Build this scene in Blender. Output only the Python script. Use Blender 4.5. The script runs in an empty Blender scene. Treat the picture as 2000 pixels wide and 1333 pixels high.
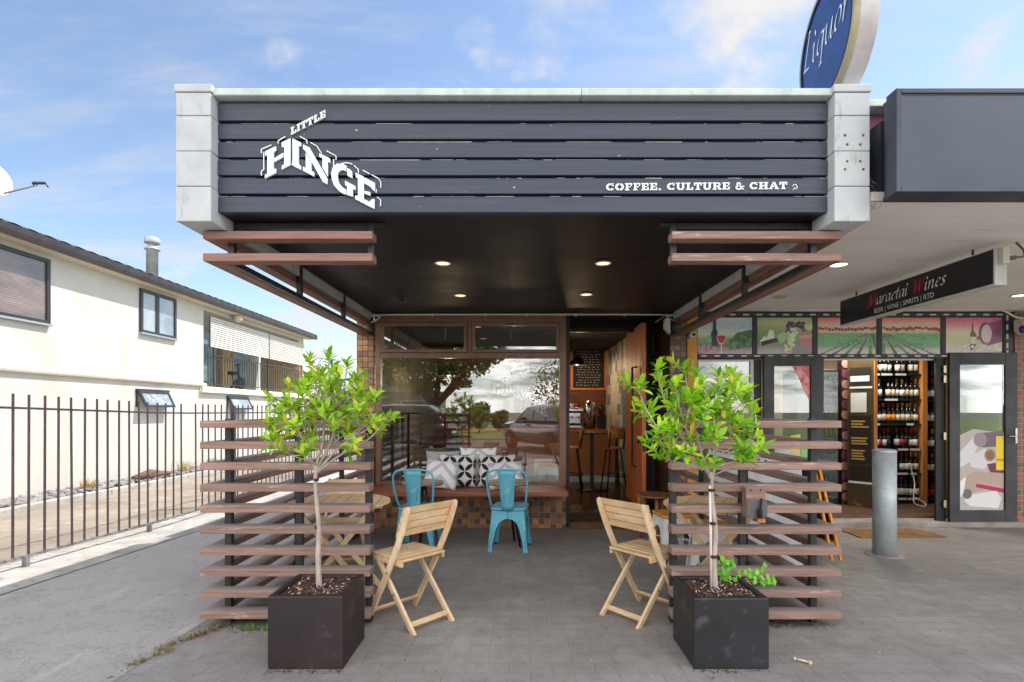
import bpy, bmesh, math, random
from mathutils import Vector, Matrix
rnd = random.Random(11)
scene = bpy.context.scene
COL = scene.collection
# camera model used to read distances off the photograph (2000 px wide)
F, CX, CY, H = 1060.0, 1020.0, 803.0, 1.38
def X(u, d): return (u - CX) * d / F
def Z(v, d): return H + (CY - v) * d / F
def zg(y): return -.0274 * (min(max(y, 3.43), 6.9) - 3.43)   # the pavement falls gently towards the shops

# ------------------------------------------------------------------ mesh builder
class MB:
    def __init__(s): s.v = []; s.f = []; s.sm = []
    def add(s, vs, fs, smooth=False):
        b = len(s.v)
        s.v += [tuple(v) for v in vs]
        for f in fs: s.f.append(tuple(b + i for i in f)); s.sm.append(smooth)
        return s
    def box(s, x0, x1, y0, y1, z0, z1):
        if x0 > x1: x0, x1 = x1, x0
        if y0 > y1: y0, y1 = y1, y0
        if z0 > z1: z0, z1 = z1, z0
        v = [(x0,y0,z0),(x1,y0,z0),(x1,y1,z0),(x0,y1,z0),(x0,y0,z1),(x1,y0,z1),(x1,y1,z1),(x0,y1,z1)]
        return s.add(v, [(0,3,2,1),(4,5,6,7),(0,1,5,4),(1,2,6,5),(2,3,7,6),(3,0,4,7)])
    def hexa(s, v): return s.add(v, [(0,3,2,1),(4,5,6,7),(0,1,5,4),(1,2,6,5),(2,3,7,6),(3,0,4,7)])
    def bar(s, p, q, w, h, up=(0,0,1)):
        p = Vector(p); q = Vector(q); d = (q - p).normalized(); up = Vector(up)
        a = d.cross(up)
        if a.length < 1e-4: a = d.cross(Vector((1,0,0)))
        a.normalize(); b = a.cross(d).normalized(); a = a * w / 2; b = b * h / 2
        return s.hexa([p-a-b, p+a-b, p+a+b, p-a+b, q-a-b, q+a-b, q+a+b, q-a+b])
    def tube(s, pts, r, n=8, cap=True, smooth=True):
        pts = [Vector(p) for p in pts]; m = len(pts)
        if not hasattr(r, '__len__'): r = [r] * m
        b0 = len(s.v); ref = None
        for i, p in enumerate(pts):
            d = (pts[min(i+1, m-1)] - pts[max(i-1, 0)]).normalized()
            if ref is None:
                ref = d.cross(Vector((0,0,1)))
                if ref.length < .05: ref = d.cross(Vector((1,0,0)))
            ref = (ref - d * ref.dot(d)).normalized()
            o = d.cross(ref)
            for k in range(n):
                a = 2 * math.pi * k / n
                s.v.append(tuple(p + (ref * math.cos(a) + o * math.sin(a)) * r[i]))
        for i in range(m - 1):
            for k in range(n):
                s.f.append((b0+i*n+k, b0+i*n+(k+1)%n, b0+(i+1)*n+(k+1)%n, b0+(i+1)*n+k)); s.sm.append(smooth)
        if cap:
            s.f.append(tuple(b0 + k for k in range(n))[::-1]); s.sm.append(False)
            s.f.append(tuple(b0 + (m-1)*n + k for k in range(n))); s.sm.append(False)
        return s
    def lathe(s, prof, c=(0,0,0), n=24, smooth=True, axis='z', cap=True):
        b0 = len(s.v)
        for r, z in prof:
            for k in range(n):
                a = 2 * math.pi * k / n; x, y = r * math.cos(a), r * math.sin(a)
                if axis == 'z': s.v.append((c[0]+x, c[1]+y, c[2]+z))
                elif axis == 'x': s.v.append((c[0]+z, c[1]+x, c[2]+y))
                else: s.v.append((c[0]+x, c[1]+z, c[2]+y))
        m = len(prof)
        for i in range(m - 1):
            for k in range(n):
                s.f.append((b0+i*n+k, b0+i*n+(k+1)%n, b0+(i+1)*n+(k+1)%n, b0+(i+1)*n+k)); s.sm.append(smooth)
        if cap and prof[0][0] > 1e-5: s.f.append(tuple(b0+k for k in range(n))[::-1]); s.sm.append(False)
        if cap and prof[-1][0] > 1e-5: s.f.append(tuple(b0+(m-1)*n+k for k in range(n))); s.sm.append(False)
        return s
    def prism(s, pts, t):
        """closed planar outline (3-D points) thickened by vector t"""
        t = Vector(t); n = len(pts); P = [Vector(p) for p in pts]
        v = P + [p + t for p in P]
        f = [tuple(range(n)), tuple(range(2*n-1, n-1, -1))] + [(i, i+n, (i+1) % n + n, (i+1) % n) for i in range(n)]
        return s.add(v, f)
    def quad(s, a, b, c, d): return s.add([a, b, c, d], [(0,1,2,3)])
    def xf(s, M):
        s.v = [tuple(M @ Vector(v)) for v in s.v]; return s

OFF = {}
def mk(name, mb, mat, off=(0,0,0), recalc=True, bevel=0, seg=2):
    me = bpy.data.meshes.new(name)
    ox, oy, oz = off
    me.from_pydata([(x-ox, y-oy, z-oz) for x, y, z in mb.v], [], mb.f)
    me.polygons.foreach_set('use_smooth', mb.sm)
    if recalc:
        bm = bmesh.new(); bm.from_mesh(me); bmesh.ops.recalc_face_normals(bm, faces=bm.faces); bm.to_mesh(me); bm.free()
    me.materials.append(mat); me.update()
    o = bpy.data.objects.new(name, me); COL.objects.link(o)
    if bevel:
        m = o.modifiers.new('Bevel', 'BEVEL'); m.width = bevel; m.segments = seg; m.limit_method = 'ANGLE'; m.angle_limit = .7
    return o
def tag(o, label=None, cat=None, group=None, kind=None):
    if label: o['label'] = label
    if cat: o['category'] = cat
    if group: o['group'] = group
    if kind: o['kind'] = kind
    return o
def thing(name, label, cat, loc=(0,0,0), group=None):
    o = bpy.data.objects.new(name, None); COL.objects.link(o); o.location = loc; o.empty_display_size = .1
    OFF[o.name] = tuple(loc)
    return tag(o, label, cat, group)
def part(parent, name, mb, mat, label=None, **k):
    off = OFF.get(parent.name, (0,0,0))
    o = mk(name, mb, mat, off, **k); o.parent = parent; OFF[o.name] = off
    if label: o['label'] = label
    return o
def solo(name, mb, mat, label, cat, group=None, **k):
    xs = [v[0] for v in mb.v]; ys = [v[1] for v in mb.v]; zs = [v[2] for v in mb.v]
    c = ((min(xs)+max(xs))/2, (min(ys)+max(ys))/2, min(zs))
    o = mk(name, mb, mat, c, **k); o.location = c; OFF[o.name] = c
    return tag(o, label, cat, group)
def struct(name, mb, mat, kind='structure', **k):
    o = mk(name, mb, mat, **k); o['kind'] = kind; return o
def copy_tree(o, parent=None):
    c = o.copy(); COL.objects.link(c)
    if parent is not None: c.parent = parent
    for ch in list(o.children): copy_tree(ch, c)
    return c
def place(o, x, y, z, rot=0): o.location = (x, y, z); o.rotation_euler = (0, 0, math.radians(rot)); return o

# ------------------------------------------------------------------ materials
def S(r, g, b):
    def f(c):
        c /= 255.0
        return c / 12.92 if c <= .04045 else ((c + .055) / 1.055) ** 2.4
    return (f(r), f(g), f(b), 1)
class NT:
    def __init__(s, name):
        s.m = bpy.data.materials.new(name); s.m.use_nodes = True
        s.t = s.m.node_tree; s.b = s.t.nodes['Principled BSDF']; s.tc = None
    def n(s, typ, ins=None, **props):
        d = s.t.nodes.new('ShaderNode' + typ)
        for k, v in props.items(): setattr(d, k, v)
        for k, v in (ins or {}).items():
            if isinstance(v, bpy.types.NodeSocket): s.t.links.new(v, d.inputs[k])
            else: d.inputs[k].default_value = v
        return d
    def obj(s):
        if not s.tc: s.tc = s.n('TexCoord')
        return s.tc.outputs['Object']
    def math(s, op, a, b=None, c=None, clamp=False):
        ins = {0: a}
        if b is not None: ins[1] = b
        if c is not None: ins[2] = c
        return s.n('Math', ins, operation=op, use_clamp=clamp).outputs[0]
    def mix(s, fac, a, b):
        d = s.n('Mix', None, data_type='RGBA')
        for i, v in ((0, fac), (6, a), (7, b)):
            if isinstance(v, bpy.types.NodeSocket): s.t.links.new(v, d.inputs[i])
            else: d.inputs[i].default_value = v
        return d.outputs[2]
    def noise(s, scale, stretch=(1,1,1), detail=5, rough=.55, loc=(0,0,0)):
        mp = s.n('Mapping', {'Vector': s.obj(), 'Scale': stretch, 'Location': loc})
        return s.n('TexNoise', {'Vector': mp.outputs[0], 'Scale': scale, 'Detail': detail, 'Roughness': rough}).outputs[0]
    def rng(s, v, a, b, c=0., d=1.):
        return s.n('MapRange', {0: v, 1: a, 2: b, 3: c, 4: d}).outputs[0]
    def set(s, **k):
        for a, v in k.items():
            key = {'color':'Base Color','rough':'Roughness','metal':'Metallic','normal':'Normal','spec':'Specular IOR Level','coat':'Coat Weight','trans':'Transmission Weight','alpha':'Alpha','emis':'Emission Color','estr':'Emission Strength'}[a]
            if isinstance(v, bpy.types.NodeSocket): s.t.links.new(v, s.b.inputs[key])
            else: s.b.inputs[key].default_value = v
        return s
    def bump(s, h, strength=.3, dist=.01):
        s.set(normal=s.n('Bump', {'Height': h, 'Strength': strength, 'Distance': dist}).outputs[0])
def sky_sheen_tops(m, col, amt=.75):
    """grey sky sheen painted into the colour of upward faces"""
    t = m.node_tree; b = t.nodes['Principled BSDF']; src = b.inputs['Base Color'].links[0].from_socket
    tc = t.nodes.new('ShaderNodeTexCoord'); sp = t.nodes.new('ShaderNodeSeparateXYZ'); t.links.new(tc.outputs['Normal'], sp.inputs[0])
    mr = t.nodes.new('ShaderNodeMapRange'); t.links.new(sp.outputs[2], mr.inputs[0]); mr.inputs[1].default_value = .5; mr.inputs[2].default_value = .95; mr.inputs[4].default_value = amt
    mx = t.nodes.new('ShaderNodeMix'); mx.data_type = 'RGBA'; t.links.new(mr.outputs[0], mx.inputs[0]); t.links.new(src, mx.inputs[6]); mx.inputs[7].default_value = col
    t.links.new(mx.outputs[2], b.inputs['Base Color']); return m
def mat(name, c1, c2=None, rough=.6, metal=0., scale=6, stretch=(1,1,1), con=(.35,.65), bump=0., bscale=None, c3=None, c3t=(.62,.7), c3s=14, c3st=(1,1,1), spec=.5, coat=0., rv=.1, isl=0.):
    N = NT(name)
    c = c1
    if c2 is not None:
        nz = N.noise(scale, stretch)
        c = N.mix(N.rng(nz, con[0], con[1]), c1, c2)
        N.set(rough=N.rng(nz, .3, .7, max(0, rough-rv), min(1, rough+rv)))
    else: N.set(rough=rough)
    if c3 is not None:
        c = N.mix(N.rng(N.noise(c3s, c3st, detail=6, rough=.65, loc=(3.1,1.7,.4)), c3t[0], c3t[1]), c, c3)
    if isl:
        rr = N.rng(N.n('NewGeometry').outputs['Random Per Island'], 0, 1, 1-isl, 1+isl)
        c = N.n('VectorMath', {0: c, 'Scale': rr}, operation='SCALE').outputs[0]
    N.set(color=c, metal=metal, spec=spec, coat=coat)
    if bump: N.bump(N.noise(bscale or scale*4, stretch, detail=4), bump, .004)
    return N.m
def emit(name, c, strength):
    N = NT(name); N.set(color=(0,0,0,1), emis=c, estr=strength); return N.m
def glassmat(name, refl=.35, tint=(.9,.95,.95,1), rough=0.0):
    N = NT(name); t = N.t
    out = t.nodes['Material Output']
    tr = N.n('BsdfTransparent', {'Color': tint}); gl = N.n('BsdfGlossy', {'Roughness': rough, 'Color': (1,1,1,1)})
    fr = N.n('Fresnel', {'IOR': 1.5})
    f = N.math('MULTIPLY_ADD', fr.outputs[0], 1-refl, refl)
    mx = N.n('MixShader', {0: f, 1: tr.outputs[0], 2: gl.outputs[0]})
    t.links.new(mx.outputs[0], out.inputs['Surface']); t.nodes.remove(N.b)
    return N.m
def tiles(name, cols, size, axes, grout, rough=.45, gw=.06, off=(0,0,0), size2=None):
    """square mosaic: every tile its own colour, sunk grout lines"""
    N = NT(name)
    sep = N.n('SeparateXYZ', {0: N.obj()})
    ax = {'x': 0, 'y': 1, 'z': 2}
    cell = []; edge = None
    sizes = {axes[0]: size, axes[1]: size2 or size}
    for a in axes:
        q = N.math('DIVIDE', N.math('ADD', sep.outputs[ax[a]], off[ax[a]]), sizes[a])
        cell.append(N.math('FLOOR', q))
        fr = N.math('FRACT', q)
        e = N.math('ABSOLUTE', N.math('SUBTRACT', fr, .5))
        edge = e if edge is None else N.math('MAXIMUM', edge, e)
    cb = N.n('CombineXYZ', {0: cell[0], 1: cell[1]})
    wn = N.n('TexWhiteNoise', {0: cb.outputs[0]}, noise_dimensions='3D')
    rp = N.n('ValToRGB', {0: wn.outputs[0]}); rp.color_ramp.interpolation = 'CONSTANT'
    els = rp.color_ramp.elements
    for i, c in enumerate(cols):
        e = els[i] if i < 2 else els.new(i / len(cols))
        e.position = i / len(cols); e.color = c
    var = N.noise(30, detail=3)
    c = N.mix(N.rng(var, .3, .7, 0, .35), rp.outputs[0], (.02,.015,.01,1))
    m = N.rng(edge, .5 - gw, .5 - gw * .6)
    N.set(color=N.mix(m, c, grout), rough=N.rng(m, 0, 1, rough, .9))
    N.bump(N.math('SUBTRACT', 1, m), .5, .004)
    return N.m
def catmull(pts, k=6):
    P = [Vector(p) for p in pts]; out = []
    for i in range(len(P) - 1):
        p0 = P[max(i-1, 0)]; p1 = P[i]; p2 = P[i+1]; p3 = P[min(i+2, len(P)-1)]
        for j in range(k):
            t = j / k
            out.append(.5 * ((2*p1) + (p2-p0)*t + (2*p0-5*p1+4*p2-p3)*t*t + (3*p1-p0-3*p2+p3)*t**3))
    out.append(P[-1]); return out

# palette
M_steel = mat('black_steel', S(38,39,42), S(52,53,57), .45, scale=20, c3=S(110,108,104), c3t=(.68,.74), c3s=60)
M_slat_x = mat('slat_timber_x', S(155,123,111), S(126,99,89), .85, scale=5, stretch=(.6,6,10), c3=S(198,178,168), c3t=(.6,.72), c3s=9, c3st=(.5,4,5), bump=.25, bscale=20, isl=.14)
M_slat_y = mat('slat_timber_y', S(155,123,111), S(126,99,89), .85, scale=5, stretch=(6,.6,10), c3=S(198,178,168), c3t=(.62,.72), c3s=9, c3st=(4,.5,5), bump=.25, bscale=20, isl=.14)
sky_sheen_tops(M_slat_x, S(152,141,136)); sky_sheen_tops(M_slat_y, S(152,141,136))  # slat tops greyed in the colour to imitate sky reflection
M_ctop_x = mat('canopy_timber_x', S(152,114,101), S(130,95,84), .75, scale=5, stretch=(.5,6,12), bump=.15, bscale=20)
M_ctop_y = mat('canopy_timber_y', S(148,104,90), S(124,84,72), .6, scale=5, stretch=(6,.5,12), bump=.15, bscale=20)
M_white = mat('white_paint', S(226,226,222), S(212,212,208), .5, scale=4)
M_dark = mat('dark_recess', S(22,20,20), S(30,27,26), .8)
M_brownframe = mat('brown_aluminium', S(140,102,86), S(124,90,76), .42, scale=8)
M_glass = glassmat('window_glass', .10)
M_glass_clear = glassmat('door_glass', .06)
M_housewall = mat('painted_render', S(198,195,188), S(190,187,178), .85, scale=1.2, c3=S(182,174,156), c3t=(.56,.82), c3s=2.2, c3st=(1,1,.16), bump=.1, bscale=60)
M_housefrm = mat('dark_joinery', S(36,40,46), S(46,50,55), .4)
M_blockwhite = mat('painted_block', S(188,191,193), S(175,179,182), .8, scale=5, c3=S(132,132,130), c3t=(.58,.76), c3s=7, c3st=(2,2,.6), bump=.4, bscale=90)
M_leafcols = [S(150,205,30), S(122,188,24), S(96,160,24), S(178,214,44)]
def leafmat(name, a, b, c, yellow=None, trans=.35):
    N = NT(name)
    oi = N.n('NewGeometry')
    wn = N.n('TexWhiteNoise', {1: oi.outputs['Random Per Island']}, noise_dimensions='1D')
    rp = N.n('ValToRGB', {0: wn.outputs[0]})
    e = rp.color_ramp.elements
    e[0].position = 0; e[0].color = a; e[1].position = .9; e[1].color = c
    k = e.new(.45); k.color = b
    if yellow: k = e.new(.985); k.color = yellow
    N.set(color=rp.outputs[0], rough=.42)
    out = N.t.nodes['Material Output']
    tl = N.n('BsdfTranslucent', {'Color': rp.outputs[0]})
    mx = N.n('MixShader', {0: trans, 1: N.b.outputs[0], 2: tl.outputs[0]})
    N.t.links.new(mx.outputs[0], out.inputs['Surface'])
    return N.m
M_wood = lambda name, a, b, st=(1,12,12), r=.5, sc=3: mat(name, a, b, r, scale=sc, stretch=st, bump=.12, bscale=sc*3)

# ------------------------------------------------------------------ camera, light, sky
EXPOSURE = 1.75; SKY_STR = .066; BEHIND_COV = .24; CLOUD_FRONT = 4.0; CLOUD_BACK_FILL = 19.  # clouds behind the camera are over-bright, added as fill for the shaded fronts
cam = bpy.data.cameras.new('camera'); co = bpy.data.objects.new('camera', cam); COL.objects.link(co)
co.location = (0, 0, H); co.rotation_euler = (math.radians(90), 0, 0)
cam.sensor_width = 36; cam.lens = F / 2000 * 36; cam.shift_x = -.010; cam.shift_y = (CY - 666.5) / 2000
cam.clip_start = .05; cam.clip_end = 2000
scene.camera = co
SUNV = Vector((.62, .30, 1.0)).normalized()
elev = math.asin(SUNV.z); azim = math.atan2(SUNV.x, SUNV.y)
sl = bpy.data.lights.new('sun', 'SUN'); sl.energy = 2.0; sl.angle = math.radians(.5); sl.color = (1.0, .95, .87)
so = bpy.data.objects.new('sun', sl); COL.objects.link(so)
so.rotation_euler = (-SUNV).to_track_quat('-Z', 'Y').to_euler(); so.location = SUNV * 40

world = bpy.data.worlds.new('World'); scene.world = world; world.use_nodes = True
wt = world.node_tree; bg = wt.nodes['Background']
def wn(typ, ins=None, **p):
    d = wt.nodes.new('ShaderNode' + typ)
    for k, v in p.items(): setattr(d, k, v)
    for k, v in (ins or {}).items():
        if isinstance(v, bpy.types.NodeSocket): wt.links.new(v, d.inputs[k])
        else: d.inputs[k].default_value = v
    return d
def wm(op, a, b=None, c=None, clamp=False):
    ins = {0: a}
    if b is not None: ins[1] = b
    if c is not None: ins[2] = c
    return wn('Math', ins, operation=op, use_clamp=clamp).outputs[0]
sky = wn('TexSky', sky_type='NISHITA'); sky.sun_disc = False; sky.sun_elevation = elev; sky.sun_rotation = azim
sky.altitude = 0; sky.air_density = 1.0; sky.dust_density = .25; sky.ozone_density = 1.2
tcw = wn('TexCoord'); nv = wn('VectorMath', {0: tcw.outputs['Generated']}, operation='NORMALIZE').outputs[0]
sx = wn('SeparateXYZ', {0: nv})
zz = wm('MAXIMUM', sx.outputs[2], .02); den = wm('ADD', zz, .22)
px = wm('DIVIDE', sx.outputs[0], den); py = wm('DIVIDE', sx.outputs[1], den)
pc = wn('CombineXYZ', {0: px, 1: py})
n1 = wn('TexNoise', {'Vector': pc.outputs[0], 'Scale': 3.4, 'Detail': 10, 'Roughness': .56, 'Distortion': .15}).outputs[0]
mpw = wn('Mapping', {'Vector': pc.outputs[0], 'Scale': (.7, 2.6, 1), 'Rotation': (0, 0, .3)})
n2 = wn('TexNoise', {'Vector': mpw.outputs[0], 'Scale': 2.0, 'Detail': 8, 'Roughness': .62}).outputs[0]
def blob(u, v, width, amt):
    d = Vector(((u-CX)/F, 1, (CY-v)/F)).normalized()
    dt = wn('VectorMath', {0: nv, 1: d}, operation='DOT_PRODUCT').outputs['Value']
    return wm('MULTIPLY', wn('MapRange', {0: dt, 1: math.cos(math.radians(width)), 2: 1.0, 3: 0.0, 4: 1.0}, interpolation_type='SMOOTHSTEP').outputs[0], amt)
cov = None
for b in ((1945,125,8,.17),(1810,150,6,.08),(1330,-40,16,.12),(1000,-50,12,.09),(660,680,10,.22),(300,600,14,.06),(1480,60,8,.07)):
    o_ = blob(*b); cov = o_ if cov is None else wm('ADD', cov, o_)
behind = wn('MapRange', {0: sx.outputs[1], 1: .15, 2: -.5, 3: 0., 4: BEHIND_COV}).outputs[0]
c1 = wm('ADD', wm('ADD', n1, cov), behind)
cl = wn('MapRange', {0: c1, 1: .57, 2: .84, 3: 0., 4: .95}, interpolation_type='SMOOTHSTEP').outputs[0]
wisp = wn('MapRange', {0: n2, 1: .42, 2: .78, 3: 0., 4: .6}, interpolation_type='SMOOTHSTEP').outputs[0]
allc = wm('MAXIMUM', cl, wisp)
bright = wn('MapRange', {0: sx.outputs[1], 1: .1, 2: -.4, 3: CLOUD_FRONT, 4: CLOUD_BACK_FILL}).outputs[0]
shade = wn('MapRange', {0: n1, 1: .35, 2: .75, 3: .9, 4: 1.12}).outputs[0]
ccol = wn('VectorMath', {0: (1.0, .975, .94), 'Scale': wm('MULTIPLY', bright, shade)}, operation='SCALE').outputs[0]
hs = wn('HueSaturation', {'Color': sky.outputs[0], 'Saturation': .96, 'Value': 1.02})
wmix = wn('Mix', data_type='RGBA')
wt.links.new(allc, wmix.inputs[0]); wt.links.new(hs.outputs[0], wmix.inputs[6]); wt.links.new(ccol, wmix.inputs[7])
wt.links.new(wmix.outputs[2], bg.inputs['Color']); bg.inputs['Strength'].default_value = SKY_STR
scene.view_settings.view_transform = 'Standard'; scene.view_settings.look = 'None'
scene.view_settings.exposure = EXPOSURE; scene.view_settings.gamma = 1
scene.cycles.use_denoising = True
scene.cycles.max_bounces = 8; scene.cycles.transparent_max_bounces = 16
scene.cycles.sample_clamp_indirect = 6
# ------------------------------------------------------------------ ground
def sheet(x0, x1, ys, lift, mat_, name, xs=None):
    mb = MB(); xs = xs or [x0, x1]
    v = [(x, y, zg(y) + lift) for y in ys for x in xs]; n = len(xs)
    f = [(j*n+i, j*n+i+1, (j+1)*n+i+1, (j+1)*n+i) for j in range(len(ys)-1) for i in range(n-1)]
    mb.add(v, f); return struct(name, mb, mat_, recalc=False)
M_ground = mat('far_ground', S(120,122,96), S(96,104,70), .95, scale=.5)
sheet(-400, 400, [-400, -14, 3.43, 6.9, 30, 600], -.012, M_ground, 'ground')
# paving of small concrete pavers
N = NT('concrete_pavers')
mp = N.n('Mapping', {'Vector': N.obj(), 'Location': (.07, .03, 0)})
br = N.n('TexBrick', {'Vector': mp.outputs[0], 'Color1': S(153,147,142), 'Color2': S(141,135,130), 'Mortar': S(100,95,91), 'Scale': 1.0, 'Mortar Size': .0022, 'Mortar Smooth': .4, 'Brick Width': .23, 'Row Height': .115, 'Bias': .0})
big = N.noise(.9, detail=6); fine = N.noise(160, detail=3); mid = N.noise(9, detail=7, rough=.7)
c = N.mix(N.rng(big, .38, .62, 0, .6), br.outputs[0], S(112,106,102))
c = N.mix(N.rng(mid, .45, .7, 0, .45), c, S(92,87,84))
lt = N.noise(2.3, (1.6,.7,1), detail=7, rough=.65, loc=(9,3,2)); c = N.mix(N.rng(lt, .54, .72, 0, .5), c, S(164,158,154))
c = N.mix(N.rng(fine, .4, .7, 0, .3), c, S(182,178,174))
spots = N.noise(22, detail=2, loc=(5,2,1))
c = N.mix(N.rng(spots, .74, .77), c, S(70,66,64))
sp2 = N.noise(31, detail=2, loc=(1,7,1))
c = N.mix(N.rng(sp2, .765, .78), c, S(215,212,206))
N.set(color=c, rough=N.rng(big, .3, .7, .62, .82))
N.bump(N.math('SUBTRACT', N.math('MULTIPLY', fine, .35), br.outputs['Fac']), .3, .003)
M_paver = N.m
ysp = [-1.6, .5, 3.43, 4.6, 5.8, 6.9, 7.4]
sheet(-2.08, 9, ysp, .004, M_paver, 'pavement')
N = NT('driveway_asphalt')
big = N.noise(.7, detail=7, rough=.65); fine = N.noise(120, detail=4, rough=.7); st = N.noise(2.2, (3,.5,1), detail=6)
c = N.mix(N.rng(big, .3, .7), S(182,175,168), S(160,154,147))
c = N.mix(N.rng(fine, .35, .68, 0, .6), c, S(130,126,124))
c = N.mix(N.rng(st, .58, .75, 0, .5), c, S(196,191,185))
cr = N.noise(.8, (1,1,1), detail=10, rough=.7, loc=(4,9,0))
c = N.mix(N.math('MULTIPLY', N.rng(N.math('ABSOLUTE', N.math('SUBTRACT', cr, .5)), .0, .006, 1, 0), .5), c, S(86,82,80))
N.set(color=c, rough=.85); N.bump(fine, .5, .006)
M_asph = N.m
sheet(-3.95, -2.14, ysp + [9, 14, 30], .002, M_asph, 'driveway')
M_edge = mat('concrete_edging', S(176,172,166), S(150,146,140), .9, scale=3, c3=S(120,114,106), c3t=(.55,.7), c3s=10, bump=.4, bscale=80)
sheet(-2.14, -2.08, ysp, .006, M_edge, 'path')
sheet(-4.75, -3.95, ysp + [9, 14, 30], .008, M_edge, 'kerb')
N2 = mat('lane_asphalt', S(150,138,124), S(126,114,102), .92, scale=1.2, c3=S(176,164,148), c3t=(.55,.75), c3s=4, bump=.5, bscale=120)
sheet(-7.25, -4.75, [-1.6, 3.43, 6.9, 14, 30], .003, N2, 'road')
mb = MB()
for i in range(10): mb.box(-7.4, -7.25, 3+i*2.2, 3+i*2.2+2.19, -.2, .0 - .004*(i % 2))
struct('kerb', mb, M_edge, bevel=.015)
M_soil = mat('dry_soil', S(120,104,88), S(96,82,70), .95, scale=14, bump=.6, bscale=60)
mb = MB(); mb.box(-8.1, -7.4, 3, 25, -.2, -.03); struct('garden_bed', mb, M_soil)
# slate pieces and dry tufts along the house
mb = MB()
for i in range(900):
    y = rnd.uniform(6.5, 15); x = rnd.uniform(-7.96, -7.43); r = rnd.uniform(.03, .10); a = rnd.uniform(0, 6.28)
    n = 5; h = rnd.uniform(.008, .03); tz = rnd.uniform(-.3, .3)
    P = []
    for k in range(n):
        b = a + k * 2 * math.pi / n; rr = r * rnd.uniform(.6, 1.1)
        P.append((x + rr*math.cos(b), y + rr*math.sin(b)*1.3, -.025 + rnd.uniform(0, .07) * (1 if k == 0 else .5) + tz * rr * .5 * math.cos(b)))
    mb.prism(P, (0, 0, h))
tag(struct('slate_chips', mb, mat('slate', S(112,112,114), S(150,146,140), .8, scale=3), kind='stuff'), 'flat grey slate chips covering the strip along the cream house wall', 'stones')
def tuft(mb, x, y, z, n, h, sp, w=.006):
    for i in range(n):
        a = rnd.uniform(0, 6.28); l = h * rnd.uniform(.5, 1.1); s_ = sp * rnd.uniform(.2, 1)
        p = Vector((x + rnd.gauss(0, sp*.25), y + rnd.gauss(0, sp*.25), z)); d = Vector((math.cos(a)*s_, math.sin(a)*s_, l))
        sd = Vector((-math.sin(a), math.cos(a), 0)) * w
        m = p + d * .55 + Vector((0, 0, l*.1)); q = p + d
        mb.add([p-sd, p+sd, m+sd*.7, m-sd*.7, q], [(0,1,2,3), (3,2,4)])
M_dry = leafmat('dry_grass', S(196,160,96), S(176,140,78), S(160,150,86), None, .3)
M_weed = leafmat('weed_leaf', S(120,112,70), S(150,126,80), S(104,112,60), S(180,90,56), .2)
for k, (y, n, h) in enumerate(((9.6,90,.22),(12.3,60,.3),(13.3,80,.28))):
    mb = MB(); tuft(mb, -7.65, y, -.02, n, h, .28, .008)
    solo('dry_grass', mb, M_dry, ['straw coloured dry grass clump in the slate strip nearest the street','thin straw coloured dry grass clump in the middle of the slate strip','straw coloured dry grass clump farthest along the slate strip'][k], 'grass', 'dry grass by the house', recalc=False)
mb = MB(); mb.tube([(-7.6,10.6,.06),(-7.55,11.0,.12),(-7.62,11.5,.05)], [.05,.085,.06], 8)
mb.tube([(-7.5,10.9,.05),(-7.48,11.3,.09),(-7.55,11.8,.03)], [.03,.05,.03], 8)
solo('driftwood', mb, mat('driftwood', S(120,92,76), S(92,70,58), .9, scale=8, stretch=(8,1,8), bump=.5), 'brown piece of driftwood lying on the slate strip by the house', 'driftwood')
# weeds along the edging in front of the screen
for k, (x, y, n, h) in enumerate(((-2.07,3.02,46,.022),(-2.04,3.22,50,.028),(-1.95,3.37,70,.04))):
    mb = MB(); 
    for j in range(4): tuft(mb, x + (j-1.5)*.03, y + (j-1.5)*.06, zg(y)+.005, n//2, h, .05, .0025)
    solo('weed', mb, M_weed, ['low dry weed growing from the edging crack nearest the camera','green and brown weed in the crack just before the slatted screen corner','reddish weed tuft growing under the lowest slat at the screen corner'][k], 'weed', 'weeds in the edging crack', recalc=False)
mb = MB(); 
for j in range(6): tuft(mb, -1.75 + j*.07, 3.40, .004, 14, .05, .04, .004)
solo('weed', mb, leafmat('green_weed', S(90,140,60), S(130,150,70), S(70,110,50), None, .3), 'small green weed strip under the slatted screen beside the planter', 'weed', 'weeds in the edging crack', recalc=False)
mb = MB(); a0 = (X(1560,2.96), 2.96)
mb.tube([(a0[0],2.99,.012),(a0[0]+.02,2.965,.018),(a0[0]+.05,2.95,.014)], [.008,.006,.007], 8)
mb.lathe([(.001,-.012),(.011,-.008),(.012,0),(.006,.01)], (a0[0]+.055,2.945,.014), 10, axis='x'); mb.lathe([(.001,-.01),(.010,-.006),(.010,.002),(.004,.01)], (a0[0]-.004,2.993,.013), 10, axis='x')
solo('bone', mb, mat('bone', S(226,214,190), S(190,172,140), .7, scale=30), 'small pale bone lying on the paving near the right planter', 'bone')

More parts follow.
